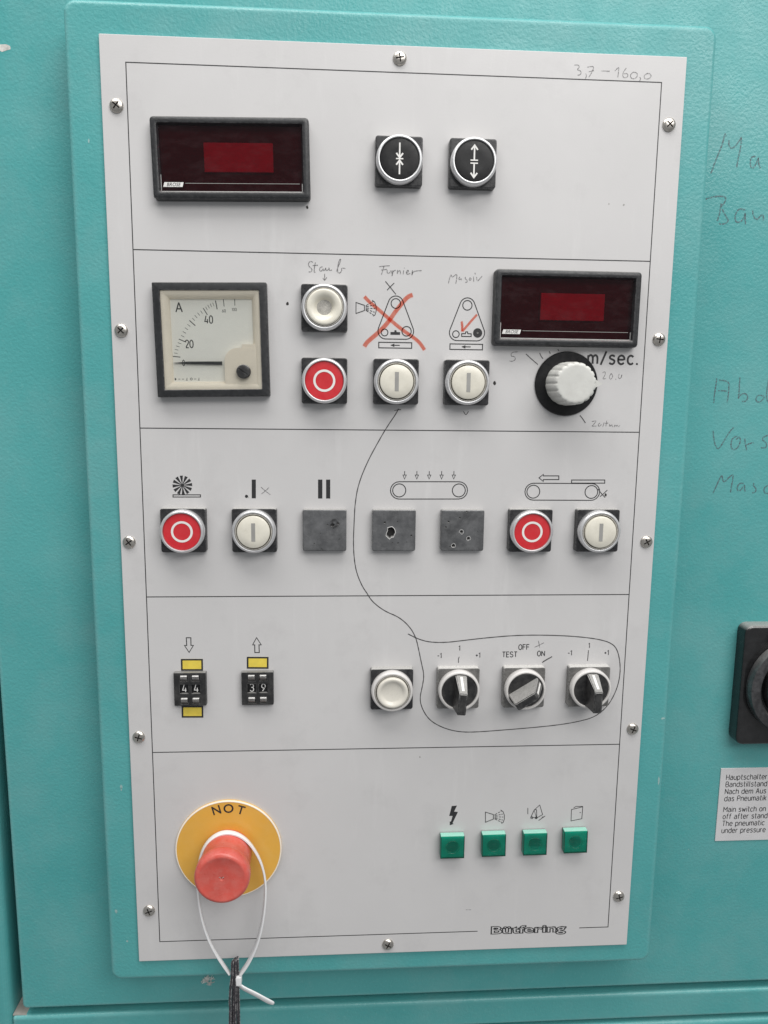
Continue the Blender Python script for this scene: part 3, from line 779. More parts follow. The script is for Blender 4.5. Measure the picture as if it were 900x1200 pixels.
pencil_group('pencil_writing', [[(-54.91, 185.32), (-56.29, 186.18), (-57.86, 184.81), (-57.50, 182.59), (-55.38, 181.29), (-55.67, 179.32), (-57.70, 179.28)], [(-53.25, 185.35), (-54.00, 181.77), (-54.19, 178.82), (-53.27, 179.37)], [(-55.10, 183.26), (-51.69, 183.69)], [(-48.45, 182.78), (-50.30, 182.29), (-50.77, 180.32), (-49.38, 179.81), (-47.99, 181.89), (-48.27, 180.19), (-47.07, 180.57), (-46.61, 182.37), (-46.42, 180.41), (-44.76, 180.80), (-44.39, 182.42), (-44.20, 180.28), (-42.44, 180.85)],
                                [(-39.66, 179.83), (-37.82, 184.34), (-36.62, 187.49), (-37.36, 187.92), (-38.65, 184.32), (-39.01, 179.40), (-37.34, 178.80), (-35.95, 180.80), (-36.42, 182.23), (-33.64, 181.93)], [(-47.26, 178.33), (-47.26, 174.12)], [(-48.46, 175.62), (-47.26, 173.94), (-45.87, 176.12)]], 0.55, 'pencil_mid', panel, PN)
pencil_group('pencil_writing', [[(-11.79, 183.55), (-7.60, 184.09), (-4.80, 184.32)], [(-8.53, 183.89), (-9.25, 181.36), (-10.15, 178.64)], [(-10.37, 181.52), (-6.64, 181.95)], [(-6.45, 181.60), (-6.42, 179.44), (-4.74, 179.65), (-3.83, 181.65), (-3.62, 179.50)], [(-2.71, 181.49), (-3.04, 178.34), (-3.31, 177.88), (-2.51, 181.05), (-0.84, 181.53)], [(0.38, 181.74), (0.13, 179.03), (0.85, 181.12), (2.25, 181.42), (2.38, 179.08)], [(4.40, 181.64), (4.16, 179.12)], [(4.75, 183.27), (4.95, 182.91)],
                                [(6.21, 180.06), (7.88, 180.99), (7.21, 181.88), (6.01, 180.60), (6.70, 178.99), (8.84, 179.75)], [(10.22, 181.76), (9.81, 178.15), (10.42, 180.69), (12.10, 181.35), (16.32, 181.71)]], 0.55, 'pencil_mid', panel, PN)
pencil_group('pencil_cross', [[(-7.48, 174.37), (-4.63, 171.09), (-0.44, 166.18)], [(-1.66, 173.40), (-4.17, 171.09), (-6.29, 168.79)]], 0.6, 'pencil', panel, PN)
pencil_group('pencil_writing', [[(34.21, 173.93), (34.71, 176.66), (35.77, 179.94), (36.39, 177.78), (37.51, 178.35), (39.73, 180.30), (39.65, 176.76), (39.05, 173.76)], [(41.77, 178.17), (40.94, 177.22), (41.54, 176.15), (42.64, 177.37), (42.85, 176.07)], [(45.46, 178.24), (45.09, 177.14), (46.65, 176.36), (46.53, 174.72), (45.39, 174.81)], [(48.32, 177.75), (47.78, 176.65), (48.66, 175.85), (49.47, 177.23), (48.32, 177.75)], [(50.74, 178.62), (51.07, 175.36)], [(51.63, 181.08), (51.95, 180.00)],
                                [(52.85, 178.39), (53.23, 175.40), (54.89, 177.07), (56.54, 179.01)]], 0.55, 'pencil_faint', panel, PN)
pencil_group('pencil_writing', [[(82.46, 130.25), (78.17, 129.96), (77.57, 127.25), (80.25, 127.29), (81.14, 125.38), (79.21, 123.89), (76.87, 124.19)]], 0.55, 'pencil_faint', panel, PN)
pencil_group('pencil_tick', [[(87.99, 128.98), (91.98, 125.53), (96.46, 122.09)], [(97.29, 129.79), (98.33, 127.54), (99.80, 125.98)], [(103.79, 131.01), (104.56, 129.44)], [(109.57, 132.45), (110.33, 131.33)]], 0.58, 'pencil', panel, PN)
pencil_group('pencil_tick', [[(127.14, 88.26), (129.30, 85.84), (131.23, 83.18)]], 0.6, 'pencil', panel, PN)
pencil_group('pencil_writing', [[(141.25, 117.10), (142.96, 118.27), (143.45, 115.99), (141.25, 112.87), (143.84, 113.36)], [(147.20, 116.84), (145.93, 114.07), (147.21, 112.60), (148.74, 114.91), (147.43, 116.84)], [(150.50, 113.21), (151.00, 112.76)], [(152.91, 116.68), (152.37, 113.81), (153.95, 113.25), (154.93, 116.71), (154.49, 114.18)]], 0.52, 'pencil_faint', panel, PN)
pencil_group('pencil_writing', [[(135.72, 84.15), (139.03, 84.88), (137.25, 82.41), (135.66, 80.88), (139.12, 81.15)], [(141.39, 83.27), (139.91, 81.85), (141.18, 80.70), (142.63, 82.46)], [(144.36, 83.64), (143.57, 80.72)], [(146.09, 84.83), (145.72, 80.97)], [(145.00, 83.07), (147.26, 83.32)], [(148.27, 82.51), (148.37, 80.76), (149.95, 82.41), (150.30, 80.54)], [(151.50, 80.55), (151.89, 82.19), (152.93, 80.80), (153.57, 82.21), (154.63, 80.58), (155.52, 81.76)]], 0.52, 'pencil_faint', panel, PN)
pencil_group('pencil_cross', [[(-90.52, 38.01), (-87.19, 35.04), (-84.27, 32.81)], [(-84.95, 37.74), (-87.92, 35.04), (-90.15, 33.24)]], 0.52, 'pencil_faint', panel, PN)
pencil_group('pencil_cross', [[(142.67, 37.50), (145.40, 34.11), (148.08, 31.51)], [(149.29, 36.83), (146.91, 34.32), (144.30, 32.11)]], 0.58, 'pencil', panel, PN)
pencil_group('pencil_tick', [[(48.33, -83.60), (47.73, -85.55), (47.96, -88.10)]], 0.58, 'pencil', panel, PN)
pencil_group('pencil_tick', [[(142.23, -79.71), (142.10, -83.56), (141.91, -87.68)]], 0.58, 'pencil', panel, PN)
pencil_group('pencil_cross', [[(102.65, -77.02), (105.65, -75.69), (109.29, -73.68)], [(105.26, -72.28), (106.06, -75.52), (106.30, -77.22)]], 0.55, 'pencil_faint', panel, PN)
pencil_group('pencil_tick', [[(108.71, -88.52), (111.54, -86.66), (115.75, -84.14)], [(109.51, -87.84), (112.75, -85.82), (115.59, -84.31)]], 0.75, 'pencil', panel, PN)
pencil_group('pencil_smudge', [[(58.84, -283.40), (62.75, -283.53)]], 0.4, 'pencil_faint', panel, PN)

red = MB()
red.ribbon(smooth_pts([(-21.24, 164.43), (-17.84, 160.95), (-13.88, 158.02), (-9.32, 154.27), (-4.18, 149.97), (0.98, 145.92), (6.15, 142.14), (11.33, 138.90), (15.38, 135.90), (17.73, 132.88), (19.20, 130.67)]), 2.3, 0.2)
red.ribbon(smooth_pts([(10.58, 166.12), (8.05, 165.25), (5.26, 162.74), (2.49, 159.14), (-0.85, 154.97), (-4.18, 149.97), (-7.53, 145.78), (-11.46, 141.86), (-15.95, 137.92), (-19.33, 135.10), (-21.01, 132.30)]), 2.8, 0.23)
red.build('red_pen_cross', 'marker', panel, 0)
red = MB()
red.ribbon(smooth_pts([(53.88, 154.28), (51.10, 151.19), (47.77, 147.25), (44.44, 143.31)]), 1.5, 0.2)
red.ribbon(smooth_pts([(43.69, 149.68), (44.23, 146.64), (44.10, 143.03)]), 1.5, 0.23)
red.build('red_pen_tick', 'marker', panel, 0)

specks = [(-58.44, 219.32), (-71.51, 158.88), (67.20, 109.33), (139.28, 226.49), (149.34, 226.21), (21.49, -159.43), (148.18, 33.32), (-98.80, 30.79)]
for i, (u, v) in enumerate(specks):
    mb = MB(); blob(mb, u, v, (1.1, 1.2, 1.5, .6, .8, .8, 1.1, .4)[i], 0.05, i + 40, 9, .8, 1.1)
    mb.build('speck', 'dark_speck' if i in (0, 1, 2, 6) else 'symbol_grey', panel, 0)

# ------------------------------------------------------------------ push buttons
G = 47.4
ROW = (247.6, 156.1, 109.4, 8.9, -105.3)
SEG = 56
plate_me, bezel_me, flat_cap_me = None, None, None
_cache = {}


def shared(key, fn):
    if key not in _cache: _cache[key] = fn()
    return _cache[key]


def plate_mesh():
    return MB().box(-15.1, -15.1, 15.1, 15.1, 0, 5.5, 0.7, 1.7).mesh('base_plate')


def bezel_mesh():
    return MB().lathe([(14.4, 5.4), (14.75, 6.0), (14.75, 8.6), (14.55, 9.8), (14.1, 10.7), (13.6, 11.05), (13.1, 11.1), (12.75, 10.95), (12.6, 10.6), (12.55, 6.0)], SEG, cap1=False).mesh('bezel')


def arrow_strokes(mb, v0, v1, n):
    """arrow from v0 to v1 with an open head"""
    s = 1 if v1 > v0 else -1
    mb.ribbon([(0, v0), (0, v1 - s * .6)], 0.95, n)
    mb.ribbon([(-2.1, v1 - s * 2.7), (0, v1), (2.1, v1 - s * 2.7)], 1.0, n + .03)


PB_GROUP = 'push buttons of the control panel'


def push_button(u, v, kind, label):
    t = thing('push_button', u, v, 0, label, 'push button', PB_GROUP)
    MB().build('base_plate', 'plate', t, mesh=shared('plate', plate_mesh))
    MB().build('bezel', 'alu' if kind != 'milky' else 'white_bezel', t, 40, mesh=shared('bezel_' + ('m' if kind == 'milky' else 'a'), bezel_mesh))
    if kind in ('in', 'out', 'red'):
        cap = MB().lathe([(12.5, 6), (12.5, 9.5), (12.2, 9.9), (11.6, 10.0), (6.0, 9.9), (0.5, 9.85)], SEG).build('cap', 'red_cap' if kind == 'red' else 'black_cap', t, 30)
        mb = MB()
        if kind == 'red':
            mb.lathe([(7.2, 10.05), (5.7, 10.05)], SEG, cap1=False).build('ring_symbol', 'symbol_white', cap, 0)
        elif kind == 'in':
            arrow_strokes(mb, 9.6, .7, 10.05); arrow_strokes(mb, -9.2, -.9, 10.05)
            mb.ribbon([(-2.3, .05), (2.3, .05)], .75, 10.12); mb.build('arrow_symbol', 'symbol_white', cap, 0)
        else:
            arrow_strokes(mb, .7, 9.4, 10.05); arrow_strokes(mb, -1.7, -9.8, 10.05)
            mb.ribbon([(-2.4, .5), (2.4, .5)], .75, 10.12); mb.ribbon([(-2.4, -1.3), (2.4, -1.3)], .75, 10.12)
            mb.build('arrow_symbol', 'symbol_white', cap, 0)
    else:
        MB().lathe([(12.5, 6), (12.5, 10.3), (12.25, 10.8), (11.8, 10.8), (11.5, 10.1), (11.3, 8.0)], SEG, cap1=False).build('collar', 'clear_ring', t, 30)
        if kind == 'bar':
            cap = MB().lathe([(11.0, 7), (11.0, 11.0), (10.8, 11.6), (10.2, 11.95), (5.0, 12.1), (0.5, 12.1)], SEG).build('lens_cap', 'cream_cap', t, 30)
            MB().box(-1.3, -6.2, 1.3, 6.2, 11.9, 12.2).build('bar_symbol', 'symbol_grey', cap, 0)
        elif kind == 'plain':
            MB().lathe([(11.45, 7), (11.45, 11.2), (11.0, 11.8), (10.2, 12.0), (8.2, 11.6), (6.6, 10.6), (5.4, 8.6), (4.9, 8.0), (4.6, 7.9)], SEG, cap1=False).build('lens_cap', 'cream_cap', t, 60)
            MB().lathe([(5.0, 7.6), (4.8, 8.0), (.5, 8.0)], 40).build('lens_centre', 'clear_ring', t, 30)
        else:
            MB().lathe([(11.0, 7), (11.0, 12.4), (10.7, 12.9), (9.9, 13.1), (8.6, 12.8), (7.4, 11.6), (6.4, 11.2), (0.5, 11.1)], SEG).build('lens_cap', 'white_cap', t, 60)
    return t


push_button(0, ROW[0], 'in', 'black push button with white arrows pointing towards each other')
push_button(G, ROW[0], 'out', 'black push button with white arrows pointing apart')
push_button(-G, ROW[1], 'plain', 'plain dished ivory push button beneath the pencilled word, above a red button')
push_button(-G, ROW[2], 'red', 'red push button with white ring directly below the plain dished ivory button')
push_button(0, ROW[2], 'bar', 'ivory push button with grey bar below the belt symbol crossed out in red')
push_button(G, ROW[2], 'bar', 'ivory push button with grey bar below the belt symbol ticked in red')
push_button(-3 * G, ROW[3], 'red', 'red push button with white ring below the printed fan symbol')
push_button(-2 * G, ROW[3], 'bar', 'ivory push button with grey bar below the thick single printed bar')
push_button(2 * G, ROW[3], 'red', 'red push button with white ring below the printed conveyor with long arrow')
push_button(3 * G, ROW[3], 'bar', 'ivory push button with grey bar below the conveyor, next to a red button')
push_button(0, ROW[4], 'milky', 'plain milky white push button in line with the selector switches')

# ------------------------------------------------------------------ blank cover plates with dents and a broken hole
def blank(u, label, dents, hole=None):
    t = thing('blank_cover_plate', u, ROW[3], 0, label, 'cover plate', 'blank cover plates')
    base = MB().box(-14.9, -14.4, 14.9, 14.4, 0, 5.2, 0.8, 1.4)
    cut = MB()
    for i, (x, y, r) in enumerate(dents):
        rn = random.Random(i * 7 + int(u))
        k = 9; fs = [rn.uniform(.7, 1.2) for _ in range(k)]
        ring = lambda s, n: [(x + r * s * fs[j] * math.cos(6.283 * j / k), y + r * s * fs[j] * math.sin(6.283 * j / k), n) for j in range(k)]
        cut.loft([ring(.5, 4.2 - i * .001), ring(1.0, 5.6 + i * .001)], True, True)
    if hole:
        x, y, r = hole; rn = random.Random(5); k = 14; fs = [rn.uniform(.75, 1.15) for _ in range(k)]
        ring = lambda s, n: [(x + r * s * fs[j] * math.cos(6.283 * j / k), y + 1.25 * r * s * fs[j] * math.sin(6.283 * j / k), n) for j in range(k)]
        cut.loft([ring(.8, 2.0), ring(1.0, 5.7)], True, True)
    b = base.build('plate', 'blank', t, 30, cut=cut)
    if hole:
        MB().loft([ring(.99, 5.22), ring(1.09, 5.22)], False, False).build('chipped_rim', 'symbol_white', b, 0)
        MB().loft([ring(.9, 2.3), ring(.9, 2.5)], False, True).build('hole_bottom', 'dark_hole', b, 0)
    if u < -1:
        mb = MB(); blob(mb, 6.5, 4.6, 4.0, 5.22, 12, 16, 1.15, .9); mb.build('smudge', 'smudge', b, 0)
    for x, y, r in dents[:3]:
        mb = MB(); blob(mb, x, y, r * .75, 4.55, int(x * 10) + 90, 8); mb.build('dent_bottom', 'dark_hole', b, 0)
        if u > 1:
            rn = random.Random(int(x * 7)); fs = [rn.uniform(.8, 1.2) for _ in range(10)]
            rg = lambda q: [(x + r * q * fs[j] * math.cos(.6283 * j), y + r * q * fs[j] * math.sin(.6283 * j), 5.23) for j in range(10)]
            MB().loft([rg(1.0), rg(1.13)], False, False).build('chipped_rim', 'symbol_white', b, 0)
    return t


blank(-G, 'scratched grey blank plate below the printed double bar', [(5.5, 3.6, 2.0), (9, 5, 1.0), (-7, -9, .5), (-2, -13, .6), (2, 4, .6), (-3, -2, .4), (10, -6, .4)])
blank(0, 'grey blank plate with a jagged punched hole below the conveyor rollers', [(-6.5, 5.6, .9), (2.4, 6.2, .5), (12, -3.5, .7), (2.8, -8.8, .7), (-1, -8.4, .4), (9, -8, .3)], (-2.2, -1.6, 3.1))
blank(G, 'grey blank plate with scattered small dents next to the holed plate', [(-.8, -.9, 1.35), (4.2, -5.5, 1.4), (-6.3, -10.6, 1.5), (-2.3, 8.8, .7), (-10, 6.2, .9), (-11.6, 2.4, .7), (10.5, -1, .4), (-8.6, -11.4, .5), (2.4, 13, .7)])

# ------------------------------------------------------------------ selector switches
def selector(u, rot, label):
    t = thing('selector_switch', u, ROW[4], 0, label, 'selector switch', 'selector switches in the pencil loop')
    MB().build('base_plate', 'plate_grey', t, mesh=shared('splate', plate_mesh))
    MB().build('bezel', 'white_bezel', t, 40, mesh=shared('sbezel', lambda: MB().lathe([(14.3, 5.4), (14.7, 6.2), (14.7, 9.6), (14.4, 10.8), (13.8, 11.3), (13.1, 11.3), (12.7, 10.9), (12.6, 10.2), (12.5, 6.0)], SEG, cap1=False).mesh('bezel')))
    MB().build('rotor', 'black', t, 30, mesh=shared('rotor', lambda: MB().lathe([(12.4, 6), (12.4, 10.1), (12.0, 10.5), (0.5, 10.6)], SEG).mesh('rotor')))

    def grip():
        mb = MB()
        sec = [(11.9, 10.4, 3.9), (11.6, 11.6, 3.7), (5.2, 25.0, 3.0), (4.2, 26.2, 2.8), (-10.6, 26.2, 2.8), (-11.6, 25.2, 3.0), (-12.1, 10.4, 3.9)]
        rows = [[(-w, v, n), (w, v, n)] for v, n, w in sec]
        vs = [p for r in rows for p in r]; k = len(rows); fs = []
        for i in range(k - 1): fs.append((2 * i, 2 * i + 1, 2 * i + 3, 2 * i + 2))
        fs.append(tuple(2 * i for i in range(k))); fs.append(tuple(2 * i + 1 for i in range(k - 1, -1, -1)))
        mb.add(vs, [f[::-1] for f in fs])
        me = mb.mesh('grip')
        bm = bmesh.new(); bm.from_mesh(me)
        bmesh.ops.recalc_face_normals(bm, faces=bm.faces)
        bmesh.ops.bevel(bm, geom=list(bm.edges), offset=0.55 * S, segments=2, affect='EDGES', clamp_overlap=True)
        bm.to_mesh(me); bm.free()
        return me
    g = MB().build('grip', 'grip_black', t, 40, mesh=shared('grip', grip))
    g.rotation_euler = (0, math.radians(-rot), 0)
    MB().add([(-.9, 11.45, 12.3), (.9, 11.45, 12.3), (.9, 5.75, 24.25), (-.9, 5.75, 24.25)], [(3, 2, 1, 0)]).build('pointer_line', 'symbol_white', g, 0)
    return t


selector(G, -4, 'black selector switch with upright grip next to the milky white button')
selector(2 * G, -58, 'black selector switch with tilted grip between TEST and ON')
selector(3 * G, -1, 'black selector switch with upright grip to the right of the ON lettering')

# ------------------------------------------------------------------ digital displays
def display(u, v, rot, label):
    t = thing('digital_display', u, v, 0, label, 'display', 'digital displays', rot)
    w, h = 98.2, 49.0
    E = lambda x, y: (((x - (22 + (y - 50) * .031)) / 820 - .5) * w, (.5 - (y - 50) / 420) * h)
    rings = []
    for d, n in ((0, 0), (0, 5.2), (.5, 6.4), (1.6, 7.0)):
        rings.append([(x, y, n) for x, y in rrect(0, 0, w - 2 * d, h - 2 * d, 2.4 - d * .6, 5)])
    for d, n in ((3.6, 7.0), (4.0, 6.8), (4.9, 4.4), (4.9, 0.3)):
        rings.append([(x, y, n) for x, y in rrect(0, 0, w - 2 * d, h - 2 * d, 0.9, 5)])
    MB().loft(rings, False, False).build('frame', 'charcoal', t, 30)
    MB().box(-w / 2 + 5, -h / 2 + 5, w / 2 - 5, h / 2 - 5, 0.1, 0.5).build('cavity', 'cavity', t, 0)
    a, b = E(292, 172), E(658, 322)
    MB().box(a[0], b[1], b[0], a[1], 0.5, 2.4, .2).build('red_display_block', 'lens_red', t, 0)
    win = MB().box(-w / 2 + 4.9, -h / 2 + 4.9, w / 2 - 4.9, h / 2 - 4.9, 3.9, 4.3).build('window', 'red_filter', t, 0)
    # pale line drawn along the lower window edge, brand plate and fine line
    bw, bh = w / 2 - 5.05, h / 2 - 5.05
    MB().ribbon([(-bw, -bh + 10), (-bw, -bh), (bw, -bh), (bw, -bh + 5)], .3, 4.42).build('window_edge_line', 'alu_dull', win, 0)
    lo = [E(90, 380), E(190, 380), E(184, 404), E(84, 404)]
    p = MB().poly(lo, 4.36).build('logo_plate', 'symbol_white', win, 0)
    c = E(137, 400)
    text_mb('BROSE', 2.1, 0.004, 1.0, shear=0.25, n=4.42, at=c).build('logo_lettering', 'print', win, 0)
    y = E(0, 385)[1]
    MB().ribbon([(E(195, 0)[0] - 1, y), (E(785, 0)[0], y)], .28, 4.4).build('fine_line', 'symbol_grey', win, 0)
    return t


display(-105.7, 246.0, 1.2, 'dark red digital display in charcoal frame above the needle meter')
display(113.2, 158.4, -0.1, 'dark red digital display in charcoal frame above the black-skirted knob')

# ------------------------------------------------------------------ needle meter
am = thing('ammeter', -120.2, 134.4, 0, 'square needle ampere meter with black frame and cream case', 'meter', None, 1.1)
w = 72.6
EA = lambda x, y: (((x - (42 + (y - 57) * .0395)) / (766 - (y - 57) * .017) - .5) * w, (.5 - (y - 57) / 763) * w)
rings = []
for d, n in ((0, 0), (0, 6.2), (.35, 6.7), (.9, 6.9)):
    rings.append([(x, y, n) for x, y in rrect(0, 0, w - 2 * d, w - 2 * d, .8, 3)])
for d, n in ((4.6, 6.9), (4.8, 6.7), (4.8, 0.3)):
    rings.append([(x, y, n) for x, y in rrect(0, 0, w - 2 * d, w - 2 * d, .5, 3)])
MB().loft(rings, False, False).build('frame', 'charcoal', am, 30)
inner = w / 2 - 4.8
rings = [[(x, y, n) for x, y in rrect(0, 0, 2 * inner - 2 * d - .02, 2 * inner - 2 * d - .02, .5, 3)] for d, n in ((0.0, .4), (0.0, 5.6), (.5, 5.8), (3.2, 5.2), (5.0, 2.6), (5.2, 1.2))]
MB().loft(rings, False, False).build('case_rim', 'cream_case', am, 40)
dial = MB().box(-inner + 4, -inner + 4, inner - 4, inner - 4, 0.5, 1.4).build('dial', 'dial', am, 0)
DN = 1.46
piv = EA(600, 592)
ticks = MB()
for i, (x, y, L_, w_) in enumerate(((190, 545, 5.0, .5), (232, 437, 5.0, .5), (300, 320, 5.0, .55), (388, 243, 5.0, .5), (463, 200, 5.6, .55), (513, 185, 4.8, .4), (588, 180, 4.6, .4))):
    p = Vector(EA(x, y)); d = (p - Vector(piv)).normalized()
    if i >= 4: d = Vector((-0.16 if i == 4 else -.08 if i == 5 else 0, 1)).normalized()
    ticks.ribbon([tuple(p - d * L_ / 2), tuple(p + d * L_ / 2)], w_, DN)
maj = [EA(190, 545), EA(232, 437), EA(300, 320), EA(388, 243), EA(463, 200)]
for a, b in zip(maj, maj[1:]):
    for k in range(1, 5):
        p = Vector(a).lerp(Vector(b), k / 5); d = (p - Vector(piv)).normalized()
        p = p + d * (.5 + math.sin(math.pi * k / 5) * .8)
        ticks.ribbon([tuple(p - d * .9), tuple(p + d * 1.4)], .28, DN + .01)
ticks.build('scale_ticks', 'print', dial, 0)
for body, (x, y), h, xs in (('A', (212, 247), 6.0, .85), ('20', (278, 485), 4.8, .66), ('40', (411, 322), 4.8, .66), ('60', (514, 249), 1.8, .8), ('100', (584, 240), 1.8, .8), ('0', (238, 606), 3.6, .55)):
    engrave(body, h, EA(x, y), h * .13, DN, xs * 1.25).build('scale_lettering', 'print', dial, 0)
sm = MB()
for x, k in ((183, 0), (207, 1), (232, 1), (257, 2), (288, 3), (314, 1), (338, 2)):
    c = EA(x, 697)
    if k == 0: sm.poly([(c[0] - .3, c[1] + .9), (c[0] + .5, c[1]), (c[0] - .3, c[1] - .9), (c[0] - .7, c[1])], DN)
    elif k == 1: sm.ribbon([(c[0] - .7, c[1]), (c[0] + .7, c[1])], .3, DN)
    elif k == 2: sm.ribbon([(c[0] - .6, c[1] - .7), (c[0] + .6, c[1] - .7)], .3, DN); sm.ribbon([(c[0], c[1] - .6), (c[0] + .3, c[1] + .8)], .3, DN + .01)
    else: sm.ribbon(circ(*c, .7, 10), .3, DN, True)
sm.build('scale_signs', 'print', dial, 0)
a, b = EA(170, 588), EA(500, 591)
nd = MB(); nd.prism([(a[0], a[1] - .1), (EA(250, 0)[0], a[1] - .9), (b[0], b[1] - 1.15), (b[0], b[1] + 1.15), (EA(250, 0)[0], a[1] + .9), (a[0], a[1] + .1)], 2.2, 2.6)
nd.build('needle', 'charcoal', am, 0)
x0c, x1c, y0c, y1c = EA(492, 0)[0] + 1.0, inner - .3, -inner + .3, EA(0, 490)[1]
r_ = 8.5
pl = [(x0c, y0c)] + [(x1c, y0c), (x1c, y1c)] + [(x0c + r_ + r_ * math.cos(math.radians(a)), y1c - r_ + r_ * math.sin(math.radians(a))) for a in range(90, 181, 10)]
cv = MB().prism(pl, 1.5, 5.0).build('corner_cover', 'cream_case', am, 30)
MB().box(EA(625, 0)[0], y1c, x1c, y1c + 2.3, 1.5, 4.6).build('cover_tab', 'cream_case', cv, 30)
MB().box(-inner + .3, -inner + .3, inner - .3, inner - .3, 5.9, 6.2).build('glass', 'clear_glass', am, 0)
kc = EA(650, 650)
ks = MB().lathe([(4.6, 4.9), (4.6, 8.0), (4.2, 8.7), (3.6, 8.9), (.3, 9.0)], 32, kc).build('zero_screw', 'black', am, 30, cut=MB().prism([(kc[0] + x * .82 - y * .57, kc[1] + x * .57 * -1 + y * .82 * -1) for x, y in ((-3.6, -.5), (3.6, -.5), (3.6, .5), (-3.6, .5))], 8.2, 9.5))

# ------------------------------------------------------------------ speed knob with black skirt
kc = [(116.27, 109.46)][0]
kn = thing('rotary_knob', kc[0], kc[1], 0, 'light grey fluted knob on round black skirt beside the m/sec. print', 'knob')
MB().lathe([(21.6, 0), (21.6, 1.2), (21.1, 1.9), (.5, 2.0)], 64).build('skirt', 'black_cap', kn, 30)
rings = []
for r, n, fl in ((14.6, 2.0, .2), (14.5, 4.0, .5), (13.9, 19.5, .75), (13.6, 21.4, .7), (12.9, 22.4, .4)):
    rings.append([((r - fl * (0.5 + 0.5 * math.cos(18 * a)) ** 5 * 1.3) * math.cos(a), (r - fl * (0.5 + 0.5 * math.cos(18 * a)) ** 5 * 1.3) * math.sin(a), n) for a in [2 * math.pi * k / 120 for k in range(120)]])
for r, n in ((12.0, 22.7), (11.0, 22.75), (5.0, 22.75)):
    rings.append([(r * math.cos(a), r * math.sin(a), n) for a in [2 * math.pi * k / 120 for k in range(120)]])
MB().loft(rings, False, True).build('knob_body', 'knob_grey', kn, 40)
MB().prism([(12.8, 2.8), (18.2, 0.0), (12.8, -2.8)], 12.0, 21.5).build('pointer', 'knob_grey', kn, 30)

# ------------------------------------------------------------------ thumbwheel switches and stickers
def thumbwheel(u, v, digits, label):
    t = thing('thumbwheel_switch', u, v, 0, label, 'thumbwheel switch', 'thumbwheel switches')
    w, h = 22.2, 24.2
    cut = MB()
    for x in (-4.0, 4.1):
        cut.box(x - 3.0, -3.2, x + 3.0, 3.6, 2.4, 5); cut.box(x - 2.6, 5.6, x + 2.6, 10.4, 1.6, 5); cut.box(x - 2.6, -10.8, x + 2.6, -6.0, 1.6, 5)
    MB().box(-w / 2, -h / 2, w / 2, h / 2, 0, 4.0, .4, .6).build('housing', 'black', t, 30, cut=cut)
    MB().box(-.12, -h / 2 + .4, .12, h / 2 - .4, 3.9, 4.1).build('seam', 'dark_hole', t, 0)
    for x, d in zip((-4.0, 4.1), digits):
        wh = MB().box(x - 2.9, -3.1, x + 2.9, 3.5, 1.6, 2.6).build('digit_wheel', 'black_cap', t, 0)
        engrave(d, 5.2, (x, -2.3), .55, 2.68, .95).build('digit', 'symbol_white', wh, 0)
        MB().ribbon([(x - 2.2, -3.0), (x + 2.2, -3.0)], .25, 2.7).build('digit_line', 'symbol_grey', wh, 0)
        for y in (8.0, -8.4):
            mb = MB(); k = 6
            prof = [(y + 2.2, 1.4), (y + 2.2, 4.6), (y + 1.7, 5.2), (y + 0.2, 5.2), (y - 1.6, 3.8), (y - 2.2, 1.4)]
            vs = [(x + s * 2.2, a, b) for s in (-1, 1) for a, b in prof]
            mb.add(vs, [(i, i + k, (i + 1) % k + k, (i + 1) % k) for i in range(k)] + [tuple(range(k)), tuple(range(2 * k - 1, k - 1, -1))])
            o = mb.build('push_key', 'plate_grey', t, 30)  # grey instead of black: bright key tops put into the colour
            bm = bmesh.new(); bm.from_mesh(o.data); bmesh.ops.recalc_face_normals(bm, faces=bm.faces); bm.to_mesh(o.data); bm.free()
    return t


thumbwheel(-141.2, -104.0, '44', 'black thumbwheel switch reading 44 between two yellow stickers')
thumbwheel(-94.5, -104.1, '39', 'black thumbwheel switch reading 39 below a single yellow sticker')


def sticker(pts, label):
    c = (sum(p[0] for p in pts) / 4, sum(p[1] for p in pts) / 4)
    w, h = (pts[1][0] + pts[2][0] - pts[0][0] - pts[3][0]) / 2, (pts[0][1] + pts[1][1] - pts[2][1] - pts[3][1]) / 2
    t = thing('yellow_sticker', c[0], c[1], 0, label, 'sticker', 'yellow stickers')
    rot = (pts[1][1] - pts[0][1]) / (pts[1][0] - pts[0][0])
    t.rotation_euler = (0, -rot, 0)
    MB().box(-w / 2, -h / 2, w / 2, h / 2, 0.03, 0.16).build('paper', 'yellow', t, 0)
    a, b = w / 2 - .5, h / 2 - .5
    MB().ribbon([(-a, -b), (a, -b), (a, b), (-a, b)], 1.15, 0.2, True).build('black_border', 'print', t, 0)


sticker([(-147.52, -83.13), (-132.52, -83.29), (-132.64, -91.73), (-147.67, -91.55)], 'yellow sticker under the printed down arrow, touching the thumbwheel switch')
sticker([(-148.06, -117.70), (-133.11, -117.92), (-133.33, -126.52), (-148.22, -126.29)], 'yellow sticker with black border stuck below a thumbwheel switch')
sticker([(-101.94, -82.06), (-86.98, -82.32), (-86.99, -90.90), (-101.98, -90.52)], 'yellow sticker under the printed up arrow, clear of the thumbwheel switch')

